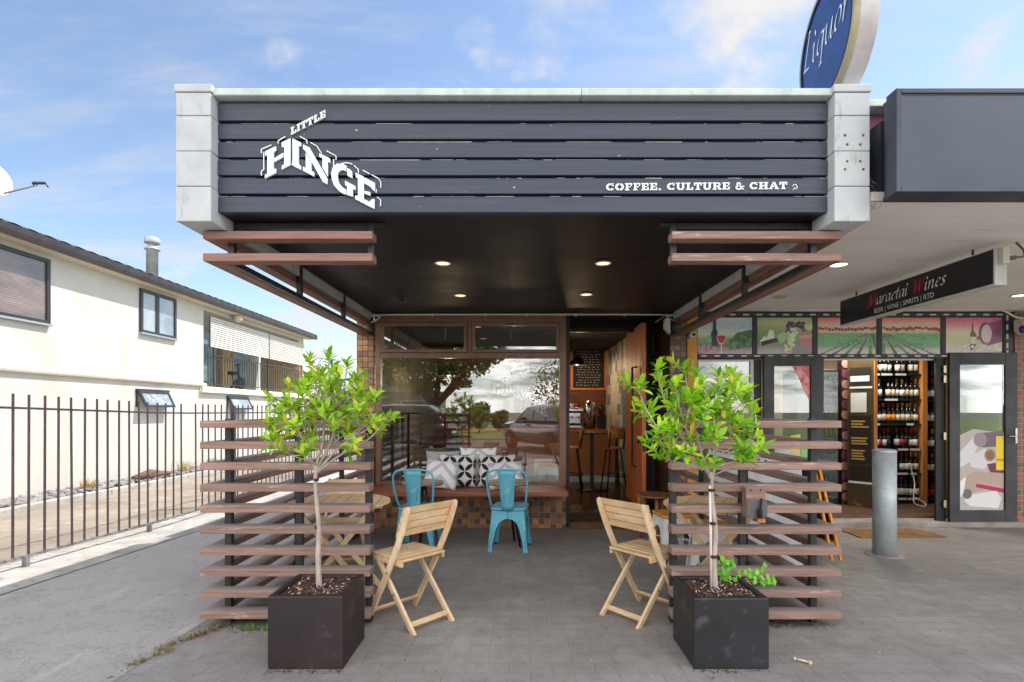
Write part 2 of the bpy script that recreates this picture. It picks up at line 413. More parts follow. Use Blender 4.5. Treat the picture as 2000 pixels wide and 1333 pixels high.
litter = MB()  # real grit, but crowded round planter and screen bases to imitate contact shadows
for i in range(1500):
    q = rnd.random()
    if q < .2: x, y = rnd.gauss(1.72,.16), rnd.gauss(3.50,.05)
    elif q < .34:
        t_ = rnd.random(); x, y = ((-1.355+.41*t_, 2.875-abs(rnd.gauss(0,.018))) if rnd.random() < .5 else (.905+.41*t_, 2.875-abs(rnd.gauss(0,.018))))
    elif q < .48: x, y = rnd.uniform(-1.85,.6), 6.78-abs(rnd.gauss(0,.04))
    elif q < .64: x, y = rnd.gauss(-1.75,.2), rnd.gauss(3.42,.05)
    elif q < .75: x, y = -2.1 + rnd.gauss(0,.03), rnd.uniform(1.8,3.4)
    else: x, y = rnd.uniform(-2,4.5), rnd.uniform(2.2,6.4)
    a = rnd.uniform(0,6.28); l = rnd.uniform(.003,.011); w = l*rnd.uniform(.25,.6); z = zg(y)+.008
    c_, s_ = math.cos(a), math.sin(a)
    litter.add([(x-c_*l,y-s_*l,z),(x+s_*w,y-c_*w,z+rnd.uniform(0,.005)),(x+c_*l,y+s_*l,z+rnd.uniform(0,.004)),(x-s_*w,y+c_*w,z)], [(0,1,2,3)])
tag(struct('litter_contact_shade', litter, leafmat('litter', S(120,96,70), S(72,58,48), S(150,132,108), S(210,206,196), .05), kind='stuff', recalc=False), 'scattered dry leaf bits and grit on paving, crowded at bases as contact shade', 'litter')
# ------------------------------------------------------------------ the cafe building
FD = 6.86
cafe = thing('cafe_building', 'single storey cafe with dark boarded fascia, white block piers and black soffit', 'building', (0, FD, zg(FD)))
tl_cols = [S(206,150,104), S(184,128,86), S(150,108,84), S(214,164,120), S(176,118,74), S(124,94,80), S(196,138,84), S(160,122,98)]
M_tile = tiles('mosaic_tile', tl_cols, .0705, 'xz', S(70,58,52), off=(2.09, 0, .095))
M_tile_base = tiles('mosaic_tile_base', [S(184,120,60), S(130,94,66), S(206,140,70), S(112,84,70), S(160,108,66), S(144,108,86), S(92,72,64), S(190,128,80)], .0735, 'xz', S(140,126,112), off=(2, 0, .095))
M_tile_y = tiles('mosaic_tile_reveal', [S(84,54,42), S(104,64,46), S(72,50,44), S(120,76,54)], .0735, 'yz', S(120,84,60), gw=.035, off=(0, 0, .095))
part(cafe, 'pilaster', MB().box(-2.092, -1.872, FD, 7.2, -.2, 2.524), M_tile, bevel=.003)
part(cafe, 'side_wall', MB().box(-2.06, -1.95, 7.2, 12, -.2, 3.25), M_blockwhite)
part(cafe, 'pilaster', MB().box(1.872, 2.075, FD, FD+.02, -.2, 2.62), tiles('mosaic_tile_grey', [S(140,112,98), S(110,92,84), S(158,124,104), S(96,82,78), S(126,98,84)], .0705, 'xz', S(84,74,68), off=(2.09,0,.095)))
part(cafe, 'reveal', MB().box(1.872, 2.075, FD+.022, 8.4, -.2, 2.62), M_tile_y)
part(cafe, 'base_wall', MB().box(-1.87, .548, 6.80, 6.95, -.2, .405), M_tile_base, bevel=.003)
# white block piers running back as side beams
cz = [2.525, 2.738, 2.951, 3.165, 3.305]
for sgn, xa, xb in ((-1, -2.095, -1.881), (1, 1.887, 2.102)):
    mb = MB()
    for i in range(4):
        jj = .0015 * (i % 2)
        ys = [3.28 - jj, 3.68, 4.08] if i % 2 else [3.28 - jj, 3.48, 3.88, 4.08]
        for a, b in zip(ys, ys[1:]): mb.box(xa+jj, xb-jj, a, b-.003, cz[i]+.0015, cz[i+1]-.0015)
    mb.box(xa+.01, xb-.01, 4.08, FD-.002, 2.527, 3.30)
    p = part(cafe, 'pier', mb, M_blockwhite, bevel=.005)
    part(p, 'pier_cap', MB().box(xa-.006, xb+.006, 3.272, 4.09, 3.307, 3.354), M_blockwhite, bevel=.006)
    if sgn > 0:
        mb = MB()
        for (a, b) in ((1768,312),(1865,312),(1780,360),(1850,360),(1780,450),(1848,450),(1768,493),(1865,493)):
            u, v = 1000 + a/2.72, 150 + b/2.72
            mb.lathe([(.0001,0),(.008,0),(.006,-.005),(.0001,-.006)], (X(u,3.28), 3.2795, Z(v,3.28)), 10, axis='y')
        part(p, 'rusty_bolt', mb, mat('rust', S(150,104,70), S(80,58,44), .9, scale=60))
# dark weatherboards: pitch .112, white flaking paint in the shadow gaps
N = NT('dark_weatherboard')
sep = N.n('SeparateXYZ', {0: N.obj()})
gr = N.noise(4, (.35, 6, 18), detail=7, rough=.6)
c = N.mix(N.rng(gr, .3, .7), S(46,53,67), S(60,67,82))
crk = N.noise(3, (.5, 5, 40), detail=8, rough=.7, loc=(2,2,5))
c = N.mix(N.rng(crk, .66, .70), c, S(34,36,42))
fl = N.noise(40, (.7, 1, 1.2), detail=4, loc=(7,3,1))
c = N.mix(N.rng(fl, .74, .755), c, S(190,188,184))
N.set(color=c, rough=.55); N.bump(gr, .25, .004)
M_board = N.m
zb = [2.607, 2.722, 2.835, 2.947, 3.060, 3.172, 3.300]
mb = MB()
for i in range(6):
    j = .002 * ((i * 7) % 3)
    zt = zb[i+1] - .013
    mb.prism([(-1.878, 3.352 - j, zb[i]), (-1.878, 3.352 - j, zt - .012), (-1.878, 3.362 - j, zt), (-1.878, 3.40, zt), (-1.878, 3.40, zb[i])], (3.762, 0, 0))
fas = part(cafe, 'fascia', mb, M_board, bevel=.002)
part(cafe, 'parapet', MB().box(-1.878, 1.884, 3.401, 3.6, 2.66, 3.30), mat('parapet', S(40,42,48), None, .8))
mb = MB()     # flakes of old white paint left in the board gaps
for i in range(1, 6):
    x = -1.87
    while x < 1.86:
        l = rnd.expovariate(9) + .01
        if rnd.random() < (.66 if i > 1 else .45):
            zt = zb[i] - .013; j = .002 * (((i-1) * 7) % 3); t = rnd.uniform(.06, .42)
            mb.prism([(x, 3.3620-.0100*t-j-.0006, zt-.0120*t), (x, 3.3620-j-.0006, zt+.0002), (x, 3.3626-j, zt-.0004), (x, 3.3626-.0100*t-j, zt-.0124*t)], (min(l, 1.875-x), 0, 0))
        x += l + rnd.expovariate(14)
part(fas, 'flaking_paint', mb, mat('old_white_paint', S(206,202,200), S(170,160,158), .8, scale=40))
M_cap = mat('weathered_capping', S(196,206,204), S(178,188,184), .6, scale=3, stretch=(3,1,1), c3=S(150,150,146), c3t=(.62,.74), c3s=12)
mb = MB()
for a, b in ((-1.885, .36), (.362, 1.89)): mb.box(a, b, 3.30, 3.62, 3.300, 3.345)
part(cafe, 'capping', mb, M_cap, bevel=.006)
# black soffit of three sheets
M_soffit = mat('black_soffit', S(30,29,32), S(36,34,36), .5, scale=2, rv=.06, spec=.3)
mb = MB()
for a, b in ((3.402, 4.378), (4.382, 5.438), (5.442, FD + .0)): mb.box(-1.879, 1.885, a, b, 2.609, 2.625)
part(cafe, 'soffit', mb, M_soffit)
part(cafe, 'roof', MB().box(-1.95, 2.0, 3.62, 12, 3.05, 3.26), mat('roof_sheet', S(150,152,150), None, .7))
part(cafe, 'ceiling_void', MB().box(-1.87, 1.87, 3.62, 12, 2.63, 2.70), M_dark)
# shopfront: brown aluminium window with two awning sashes above one big pane
x0, x1 = -1.848, .552
mb = MB()
zs0, zs1, zt0, zt1, ztop = .44, .492, Z(700,FD), Z(690,FD), 2.545
mb.box(x0, x0+.062, 6.835, 6.93, zs0, ztop); mb.box(x1-.08, x1, 6.835, 6.93, zs0, ztop)
mb.box(x0+.062, x1-.08, 6.838, 6.93, zs0, zs1); mb.box(x0+.062, x1-.08, 6.838, 6.93, zt0, zt1+.0); mb.box(x0+.062, x1-.08, 6.838, 6.93, ztop-.05, ztop)
xm = X(917.5, FD); mb.box(xm-.028, xm+.028, 6.84, 6.93, zt1, ztop-.05)
mb.box(-1.87, x1, 6.85, 6.95, ztop+.001, 2.608)
win = part(cafe, 'window', mb, M_brownframe, bevel=.004)
xa, xb = x0+.062, x1-.08
part(win, 'pane', MB().box(xa, xb, 6.885, 6.889, zs1, zt0), M_glass)
for a, b in ((xa, xm-.028), (xm+.028, xb)):
    m = MB(); z0, z1 = zt1, ztop-.05; w = .042
    m.box(a+.004, a+w, 6.815, 6.87, z0+.004, z1-.004); m.box(b-w, b-.004, 6.815, 6.87, z0+.004, z1-.004)
    m.box(a+w, b-w, 6.817, 6.87, z0+.004, z0+w); m.box(a+w, b-w, 6.817, 6.87, z1-w, z1-.004)
    part(win, 'sash', m, M_brownframe, bevel=.004)
    part(win, 'pane', MB().box(a+w, b-w, 6.845, 6.848, z0+w, z1-w), M_glass)
# door recess
M_redwood = mat('door_timber', S(206,118,64), S(172,92,50), .5, scale=3, stretch=(6,6,.5), con=(.3,.7))
M_redwood_y = mat('door_edge_timber', S(214,118,62), S(190,98,50), .4, scale=3, stretch=(6,6,.5))
M_darkbrown = mat('dark_brown_trim', S(58,38,32), S(48,32,28), .5)
part(cafe, 'reveal', MB().box(x1+.001, x1+.05, 6.93, 7.62, -.1, 2.608), M_darkbrown)
m = MB(); m.box(.604, 1.87, 7.62, 7.70, 2.49, 2.545); m.box(1.66, 1.72, 7.62, 7.7, .06, 2.49); m.box(1.80, 1.868, 7.62, 7.7, .06, 2.49)
part(cafe, 'door_frame', m, M_darkbrown)
part(cafe, 'transom_panel', MB().box(.604, 1.87, 7.64, 7.68, 2.546, 2.7), M_dark)
part(cafe, 'side_panel', MB().box(1.721, 1.80, 7.65, 7.69, .06, 2.49), M_darkbrown)
dx = X(1253, 7.1)
door = part(cafe, 'door', MB().box(dx, dx+.058, 7.10, 8.16, .09, 2.535), M_redwood, bevel=.003)
part(door, 'door_edge', MB().box(dx+.001, dx+.057, 7.094, 7.0995, .092, 2.533), M_redwood_y)
m = MB(); xh = dx - .05
m.tube([(dx-.001,7.45,1.98),(xh,7.45,1.98),(xh,7.45,.62),(dx-.001,7.45,.62)], .014, 8)
part(door, 'handle', m, M_steel)
m = MB(); m.box(dx-.012, dx-.001, 7.33, 7.41, 1.27, 1.38); m.lathe([(.028,0),(.028,-.018),(.02,-.03),(.001,-.03)], (dx,7.22,.98), 14, axis='x'); m.box(dx+.012, dx+.046, 7.088, 7.0935, .85, 1.05)
part(door, 'lock', m, M_steel)
M_coir = mat('coir', S(150,112,66), S(124,90,52), .95, scale=6, c3=S(96,70,44), c3t=(.55,.75), c3s=5, bump=.8, bscale=250)
m = MB(); m.hexa([(.60,6.72,-.2),(1.87,6.72,-.2),(1.87,7.72,-.2),(.60,7.72,-.2),(.60,6.72,-.086),(1.87,6.72,-.086),(1.87,7.72,.075),(.60,7.72,.075)])
part(cafe, 'doorstep', m, mat('door_ramp', S(150,116,74), S(128,98,64), .9, scale=3, bump=.4, bscale=120))
# window seat
M_bench = mat('bench_timber', S(176,102,78), S(146,82,62), .45, scale=3, stretch=(.6,10,10), c3=S(176,118,92), c3t=(.62,.74), c3s=4, c3st=(.6,6,6))
part(cafe, 'bench_seat', MB().box(-1.87, X(1110,6.15), 6.15, 6.834, .407, .455), M_bench, bevel=.006)
# interior shell
M_plaster = mat('interior_plaster', S(120,110,104), S(104,96,90), .9, scale=2)
M_intfloor = mat('polished_floor', S(70,48,36), S(50,34,26), .25, scale=1.5)
part(cafe, 'interior_floor', MB().box(-1.95, 1.87, 6.96, 11.4, -.05, .08), M_intfloor)
part(cafe, 'interior_wall', MB().box(-1.95, 1.87, 11.4, 11.5, 0, 2.63), mat('interior_timber', S(110,58,34), S(86,44,26), .6, scale=3, stretch=(1,1,6)))
part(cafe, 'interior_wall', MB().box(-1.949, -1.86, 7.2, 11.4, .08, 2.63), M_plaster)
part(cafe, 'interior_wall', MB().box(1.76, 1.87, 8.41, 11.4, .08, 2.63), tiles('wall_tiles', [S(214,208,196), S(200,194,184), S(120,132,132), S(208,200,188), S(216,212,202), S(150,158,156)], .2, 'yz', S(170,164,156), gw=.02))
part(cafe, 'interior_wall', MB().box(1.752, 1.759, 8.41, 9.5, .08, 1.75), mat('teal_panel', S(96,140,146), S(80,122,130), .6))

# ------------------------------------------------------------------ slatted screens
XO, XI, YF, YB = 2.02, 1.92, 3.43, 3.53
def screen(sgn):
    s = sgn
    root = thing('slatted_screen', ('waist high brown slatted timber screen on black posts, left of the entrance' if s < 0 else 'waist high brown slatted timber screen with a metal latch block, right of the entrance'), 'screen', (s*1.5, YF, 0), 'slatted screens beside the entrance')
    fr = MB(); sd = MB(); E = .947
    for i in range(10):
        zt = 1.3185 - i * .1345; zb_ = zt - .045; j = rnd.uniform(-.0015, .0015)
        fr.prism([(s*XO, YF, zb_+j), (s*E, YF+rnd.uniform(-.001,.002), zb_+j), (s*E, YB, zb_+j), (s*(XI+.0008), YB, zb_+j)], (0, 0, .045))
        sd.prism([(s*XO, YF+.0016, zb_+j), (s*XI, YB+.0016, zb_+j), (s*XI, 6.84, zb_), (s*XO, 6.84, zb_)], (0, 0, .045))
    part(root, 'slat_panel', fr, M_slat_x, bevel=.003)
    part(root, 'slat_panel', sd, M_slat_y, bevel=.003)
    for (px_, py_) in ((1.898, 3.553), (1.438, 3.553), (.985, 3.553), (1.898, 4.63), (1.898, 5.76)):
        part(root, 'post', MB().box(s*px_-.021, s*px_+.021, py_-.021, py_+.021, zg(py_)-.02, 1.33), M_steel, bevel=.003)
    part(root, 'base_rail', MB().box(s*.966, s*1.877, 3.56, 3.60, -.01, .055), M_steel, bevel=.003)
    part(root, 'base_rail', MB().box(s*1.885, s*1.915, 3.58, 6.8, -.085, -.03), M_steel, bevel=.003)
    return root
scrL = screen(-1); scrR = screen(1); scrL.location.x -= .018
# latch block on the right screen
xq0, xq1 = X(1452,3.4), X(1490,3.4)
m = MB().box(xq0, xq1, 3.36, 3.429, Z(1010,3.39), Z(951,3.39))
lb = part(scrR, 'latch_block', m, M_slat_x, bevel=.004)
m = MB().box(xq0+.004, xq1+.006, 3.352, 3.3595, Z(1010,3.38), Z(975,3.38)); part(lb, 'latch_plate', m, mat('worn_plate', S(84,88,98), S(110,96,90), .5, scale=25, metal=.4), bevel=.002)
m = MB(); xc = X(1483,3.35); m.tube([(xc+.01,3.34,Z(974,3.34)),(xc,3.335,Z(995,3.34))], .006, 8); m.lathe([(.001,-.026),(.014,-.024),(.015,.02),(.012,.024),(.001,.024)], (xc-.002,3.334,Z(1003,3.34)), 12)
part(lb, 'latch_bolt', m, M_dark)
for q in (.25, .75): part(lb, 'screw', MB().lathe([(.0001,0),(.006,0),(.005,-.004),(.0001,-.005)], (xq0+(xq1-xq0)*q, 3.3598, Z(957,3.37)), 10, axis='y'), M_steel)
m = MB().box(X(1462,3.5), X(1476,3.5), 3.36, 3.40, Z(1019,3.4), Z(1011,3.4)); part(lb, 'wood_stub', m, mat('raw_wood', S(196,130,80), S(160,100,60), .8, scale=40))
def canopy(sgn):
    s = sgn
    root = thing('canopy_screen', ('two red brown canopy slats hung on black steel frame, left side' if s < 0 else 'two red brown canopy slats with scuffed faces on black frame, right side'), 'screen', (s*1.5, YF, 2.32), 'slatted frames under the canopy')
    fr = MB(); sd = MB(); E = .947
    for zt in (2.377, 2.5175):
        zb_ = zt - .049
        fr.prism([(s*XO, YF, zb_), (s*E, YF, zb_), (s*E, YB, zb_), (s*(XI+.0008), YB, zb_)], (0, 0, .049))
        sd.prism([(s*XO, YF+.0016, zb_), (s*XI, YB+.0016, zb_), (s*XI, 6.855, zb_), (s*XO, 6.855, zb_)], (0, 0, .049))
    part(root, 'slat_panel', fr, M_ctop_x if s < 0 else M_slat_x, bevel=.003)
    part(root, 'slat_panel', sd, M_ctop_y, bevel=.003)
    for (px_, py_) in ((1.898, 3.553), (.985, 3.553), (1.898, 4.63), (1.898, 5.76), (1.898, 6.825)):
        xx = min(px_, 1.84) if py_ > 3.6 else px_
        part(root, 'post', MB().box(s*px_-.021, s*px_+.021, py_-.021, py_+.021, 2.329, 2.607 if px_ < 1.5 else 2.607), M_steel, bevel=.003)
    m = MB(); m.box(s*1.007, s*1.876, 3.535, 3.572, 2.565, 2.606); m.box(s*.9, s*.963, 3.535, 3.572, 2.585, 2.606)
    m.box(s*1.879, s*1.9175, 3.575, 6.80, 2.330, 2.368)
    part(root, 'rail', m, M_steel, bevel=.003)
    return root
canopy(-1); canopy(1)

# ------------------------------------------------------------------ small fittings
M_lampw = emit('warm_lamp', (1.0, .70, .38, 1), .62)
M_lampc = emit('cool_lamp', (1.0, .96, .88, 1), 1.2)
def downlight(x, y, z, m_, label, group, r=.055):
    root = thing('ceiling_light', label, 'light', (x, y, z), group)
    part(root, 'trim', MB().lathe([(r, -.001), (r*1.28, -.002), (r*1.25, -.007), (r*1.02, -.008), (r, -.004)], (x,y,z), 28, cap=False), M_white)
    part(root, 'lens', MB().lathe([(.0005, -.0022), (r*.99, -.0022)], (x,y,z), 28, smooth=False), m_, recalc=False)
    return root
for u, v, nm in ((865,514,'warm recessed downlight in black soffit, left of the front pair'),(1178,514,'warm recessed downlight in black soffit, right of the front pair'),(899,577,'warm recessed downlight in black soffit, left one nearer the window'),(1145,575,'warm recessed downlight in black soffit, right one nearer the door')):
    d = (2.609 - H) * F / (CY - v); downlight(X(u,d), d, 2.609, M_lampw, nm, 'downlights in the cafe soffit')
m = MB(); x_, y_ = X(785,5.88), 5.88
m.lathe([(.03,2.608),(.03,2.60),(.012,2.598),(.012,2.57),(.03,2.565),(.03,2.56),(.001,2.558)], (x_,y_,0), 14)
solo('sprinkler', m, M_steel, 'small black sprinkler head under the cafe soffit', 'sprinkler')
yc = 6.79; zc = Z(615, yc)
pts = [(X(724,yc),yc,Z(630,yc)),(X(733,yc),yc,Z(627,yc)),(X(744,yc),yc,Z(619,yc)),(X(752,yc),yc,zc),(X(1290,yc),yc,zc),(X(1301,yc),yc,Z(618,yc)),(X(1309,yc),yc,Z(624,yc)),(X(1320,yc),yc,Z(627,yc))]
cd = thing('conduit', 'thin white conduit pipe clipped along the top of the shopfront', 'pipe', (-.1, yc, zc))
part(cd, 'pipe', MB().tube(catmull(pts, 4), .011, 8), M_white)
m = MB()
for u in (845, 948, 1030, 1125, 1220): m.box(X(u,yc)-.012, X(u,yc)+.012, yc-.015, yc+.03, zc-.015, zc+.015)
part(cd, 'clip', m, M_white, bevel=.003)
m = MB(); xs_, ys_ = X(1305,6.7), 6.7
m.prism([(xs_-.03,ys_,Z(622,6.7)),(xs_+.03,ys_,Z(622,6.7)),(xs_+.03,ys_,Z(652,6.7)),(xs_+.012,ys_,Z(650,6.7)),(xs_-.038,ys_,Z(640,6.7))], (0,.1,0))
solo('alarm_siren', m, M_white, 'white angular siren box fixed above the tiled door reveal', 'siren', bevel=.006)

# ------------------------------------------------------------------ lettering
def flat(mb, pts, y, d, t): mb.prism([(X(u,d), y, Z(v,d)) for u, v in pts], (0, t, 0))
def zpx(L, o, s): return [(o[0] + a/s, o[1] + b/s) for a, b in L]
HINGE = [[(205,590),(325,530),(328,575),(300,597),(300,785),(327,772),(327,820),(205,882),(205,845),(232,828),(232,625),(205,637)],
 [(303,665),(405,603),(405,650),(303,705)],
 [(388,490),(483,445),(483,735),(388,785),(388,745),(415,728),(415,535),(388,545)],
 [(505,447),(597,492),(597,537),(572,523),(572,725),(597,745),(597,790),(498,735),(505,700)],
 [(620,512),(690,545),(885,885),(885,945),(835,920),(650,590),(620,560)],
 [(648,600),(710,705),(710,800),(740,812),(740,860),(618,797),(618,752),(648,768)],
 [(795,605),(912,665),(912,712),(888,700),(888,865),(830,765),(830,660),(795,645)],
 [(1090,740),(1040,722),(985,722),(945,755),(925,820),(930,890),(955,955),(1000,1010),(1050,1045),(1090,1058),(1090,1005),(1050,980),(1010,930),(995,870),(1000,820),(1025,795),(1060,790),(1090,805)],
 [(1100,765),(1150,800),(1155,880),(1100,850)],
 [(1075,905),(1188,965),(1188,1008),(1160,995),(1160,1080),(1098,1060),(1098,965),(1075,950)],
 [(1190,820),(1280,862),(1280,1155),(1185,1105),(1185,1065),(1215,1070),(1215,880),(1190,865)],
 [(1285,870),(1400,930),(1400,1022),(1370,1000),(1355,975),(1285,935)],
 [(1285,1015),(1350,1030),(1350,1070),(1285,1045)],
 [(1285,1105),(1340,1135),(1370,1105),(1395,1105),(1395,1212),(1285,1158)]]
HLINES = [[(165,605),(165,560),(275,515)],[(190,592),(192,780),(165,800),(165,848)],[(348,500),(346,470),(425,423)],[(583,420),(660,465),(662,500)],[(700,488),(770,530),(818,605)],[(873,578),(976,635),(976,675)],[(950,670),(950,745)],[(1030,720),(1075,708),(1120,712),(1155,727)],[(1172,738),(1218,780),(1218,820)],[(1268,790),(1342,830)],[(1362,838),(1430,875),(1462,915),(1462,980)],[(1413,995),(1413,1035)],[(1422,1080),(1460,1110),(1460,1180)]]
def arc(cx, cy, r0, r1, a0, a1, n=14, sx=1.0):
    o = [(cx + sx*r1*math.cos(math.radians(a0+(a1-a0)*i/n)), cy + r1*math.sin(math.radians(a0+(a1-a0)*i/n))) for i in range(n+1)]
    q = [(cx + sx*r0*math.cos(math.radians(a1+(a0-a1)*i/n)), cy + r0*math.sin(math.radians(a1+(a0-a1)*i/n))) for i in range(n+1)]
    return o + q
def R(x0, y0, x1, y1): return [(x0,y0),(x1,y0),(x1,y1),(x0,y1)]
SLAB = {   # stencil slab serif capitals: (width, polygons), height 1
 'L': (.80, [R(.0,.86,.46,1), R(.12,.14,.36,.86), R(.0,0,.78,.14), R(.62,.14,.78,.38)]),
 'I': (.50, [R(.0,.86,.48,1), R(.12,.14,.36,.86), R(.0,0,.48,.14)]),
 'T': (.86, [R(.0,.84,.84,1), R(.0,.6,.14,.84), R(.70,.6,.84,.84), R(.30,.14,.54,.80), R(.18,0,.66,.14)]),
 'E': (.84, [R(.0,.86,.36,1), R(.12,.14,.36,.86), R(.0,0,.36,.14), R(.40,.84,.78,1), R(.64,.62,.78,.84), R(.40,.43,.62,.57), R(.40,0,.80,.16), R(.66,.16,.80,.40)]),
 'F': (.82, [R(.0,.86,.36,1), R(.12,.14,.36,.86), R(.0,0,.48,.14), R(.40,.84,.78,1), R(.64,.62,.78,.84), R(.40,.43,.62,.57)]),
 'C': (.90, [arc(.46,.5,.27,.51,100,260,14,.92), arc(.46,.5,.27,.51,272,320,6,.92), arc(.46,.5,.27,.51,40,88,6,.92), R(.66,.6,.82,1)]),
 'O': (.98, [arc(.48,.5,.27,.51,98,262,14,.94), arc(.48,.5,.27,.51,-82,82,14,.94)]),
 'U': (1.0, [R(.0,.86,.42,1), R(.10,.34,.32,.86), R(.56,.86,.98,1), R(.66,.34,.88,.86), arc(.49,.36,.17,.39,180,264,8), arc(.49,.36,.17,.39,276,360,8)]),
 'R': (.98, [R(.0,.86,.36,1), R(.12,.14,.36,.86), R(.0,0,.46,.14), R(.40,.84,.58,1), arc(.56,.72,.12,.28,-90,90,10,1.1), R(.40,.42,.58,.56), [(.52,.42),(.72,.42),(.98,0),(.66,0)]]),
 'H': (1.06, [R(.0,.86,.46,1), R(.12,.14,.36,.86), R(.0,0,.46,.14), R(.56,.86,1.02,1), R(.68,.14,.92,.86), R(.56,0,1.02,.14), R(.38,.43,.66,.57)]),
 'A': (1.04, [[(.40,1),(.62,1),(.96,.14),(.72,.14),(.50,.72)], [(.38,.93),(.46,.74),(.24,.14),(.08,.14)], R(-.02,0,.36,.14), R(.62,0,1.06,.14), R(.36,.28,.58,.42)]),
 '&': (1.0, [arc(.36,.76,.10,.25,-10,350,16), arc(.36,.28,.16,.34,60,360,14), [(.36,.62),(.54,.56),(.98,.0),(.72,.0)], R(.68,.38,.98,.50)]),
 '.': (.40, [R(.06,0,.28,.22)]), ' ': (.42, []), ',': (.4, [R(.06,0,.28,.22)])}
def slab_text(mb, s, fn, track=.08):
    """fn maps letter space (x right, y up, unit = cap height) to 3-D; returns the width"""
    x = 0
    for ch in s:
        w, pl = SLAB[ch]
        for P in pl: fn(mb, [(x + a, b) for a, b in P])
        x += w + track
    return x - track
def slab_width(s, track=.08): return sum(SLAB[c][0] + track for c in s) - track
M_letter = mat('sign_white', S(232,236,236), S(220,226,226), .45, scale=6)
yl = 3.335
sign = thing('cafe_sign', 'raised white lettering and line logo on the dark boarded fascia', 'sign', (X(627,yl), yl, Z(410,yl)))
for idx in ((0,1,2),(3,),(4,5,6),(7,8,9),(10,11,12,13)):
    m = MB()
    for k in idx: flat(m, zpx(HINGE[k], (480,190), 5.553), yl, yl, .014)
    part(sign, 'letter', m, M_letter, bevel=.0015)
for L in HLINES:
    q = zpx(L, (480,190), 5.553); m = MB()
    for a, b in zip(q, q[1:]): m.bar((X(a[0],yl),yl+.006,Z(a[1],yl)), (X(b[0],yl),yl+.006,Z(b[1],yl)), .005, .0045, up=(0,1,0))
    part(sign, 'logo_line', m, M_letter)
m = MB(); W = slab_width('LITTLE')
def fnl(mb, P):
    flat(mb, [(480 + (487 + 378*a/W)/5.553, 190 + (408 - 196*a/W - 76*b)/5.553) for a, b in P], yl, yl, .012)
slab_text(m, 'LITTLE', fnl); part(sign, 'small_letters', m, M_letter)
TG = 'COFFEE. CULTURE & CHAT'; W2 = slab_width(TG); m = MB()
def fnt(mb, P): flat(mb, [(1184 + 354*a/W2, 372.5 - 3.0*a/W2 - 14.0*b) for a, b in P], 3.342, 3.342, .008)
slab_text(m, TG, fnt)
tg = thing('tagline_sign', 'small white slab serif tagline along a dark fascia board', 'sign', (X(1361,3.342), 3.342, Z(372,3.342)))
part(tg, 'letters', m, M_letter)
m = MB()
for L in ([(1548,364),(1552,360),(1556,361),(1558,368)],[(1552,366),(1556,370)],[(1549,371),(1554,366)]):
    for a, b in zip(L, L[1:]): m.bar((X(a[0],3.342),3.346,Z(a[1],3.342)), (X(b[0],3.342),3.346,Z(b[1],3.342)), .004, .003, up=(0,1,0))
part(tg, 'bird_mark', m, M_letter)
# line version of the logo and the opening hours written on the glass
yg = 6.880
gl = thing('window_lettering', 'white outline logo and handwritten opening hours drawn on the cafe window', 'lettering', (X(1030,yg), yg, Z(815,yg)))
def mapg(a, b):   # logo box (165..1462, 408..1212) -> glass
    return (960 + (a-200)/(1395-200)*108, 737 + (b-445)/(1212-445)*77)
m = MB()
for P in HINGE:
    q = [mapg(a, b) for a, b in P]
    for a, b in zip(q, q[1:] + q[:1]):
        if math.hypot(a[0]-b[0], a[1]-b[1]) > .4: m.bar((X(a[0],yg),yg,Z(a[1],yg)), (X(b[0],yg),yg,Z(b[1],yg)), .0042, .001, up=(0,1,0))
W3 = slab_width('LITTLE')
slab_text(m, 'LITTLE', lambda mb, P: flat(mb, [(997 + 32*a/W3, 732.5 - 8*a/W3 - 5*b) for a, b in P], yg, yg, .001))
part(gl, 'outline_logo', m, mat('chalk_white', S(236,240,240), None, .8), recalc=False)
def text_mb(body, size, fn, mb, shear=0.):
    cu = bpy.data.curves.new('t', 'FONT'); cu.body = body; cu.size = size; cu.shear = shear; cu.resolution_u = 3
    o = bpy.data.objects.new('t', cu); COL.objects.link(o)
    dg = bpy.context.evaluated_depsgraph_get(); me = o.evaluated_get(dg).to_mesh()
    mb.add([fn(v.co.x, v.co.y) for v in me.vertices], [tuple(p.vertices) for p in me.polygons])
    w = max([v.co.x for v in me.vertices] + [0])
    o.evaluated_get(dg).to_mesh_clear(); bpy.data.objects.remove(o); bpy.data.curves.remove(cu); return w
m = MB(); k_ = yg / F
for body, v, sz in (('OPENING HOURS', 713, 7.2), ('• Mon/Tues → CLOSED', 723.5, 6.0), ('• Wed-Fri → 7am - 3pm', 731.5, 6.0), ('• Sat/Sun → 8am - 3pm', 739, 6.0)):
    u0 = 1032 if sz > 7 else 1030
    text_mb(body, sz*1.25*k_, lambda x, y, u0=u0, v=v: (X(u0,yg) + x*.86, yg, Z(v,yg) + y), m, .1)
m.bar((X(1033,yg),yg,Z(715.5,yg)),(X(1080,yg),yg,Z(714.5,yg)),.004,.001,up=(0,1,0))
part(gl, 'opening_hours', m, mat('marker_teal', S(50,86,92), None, .8), recalc=False)
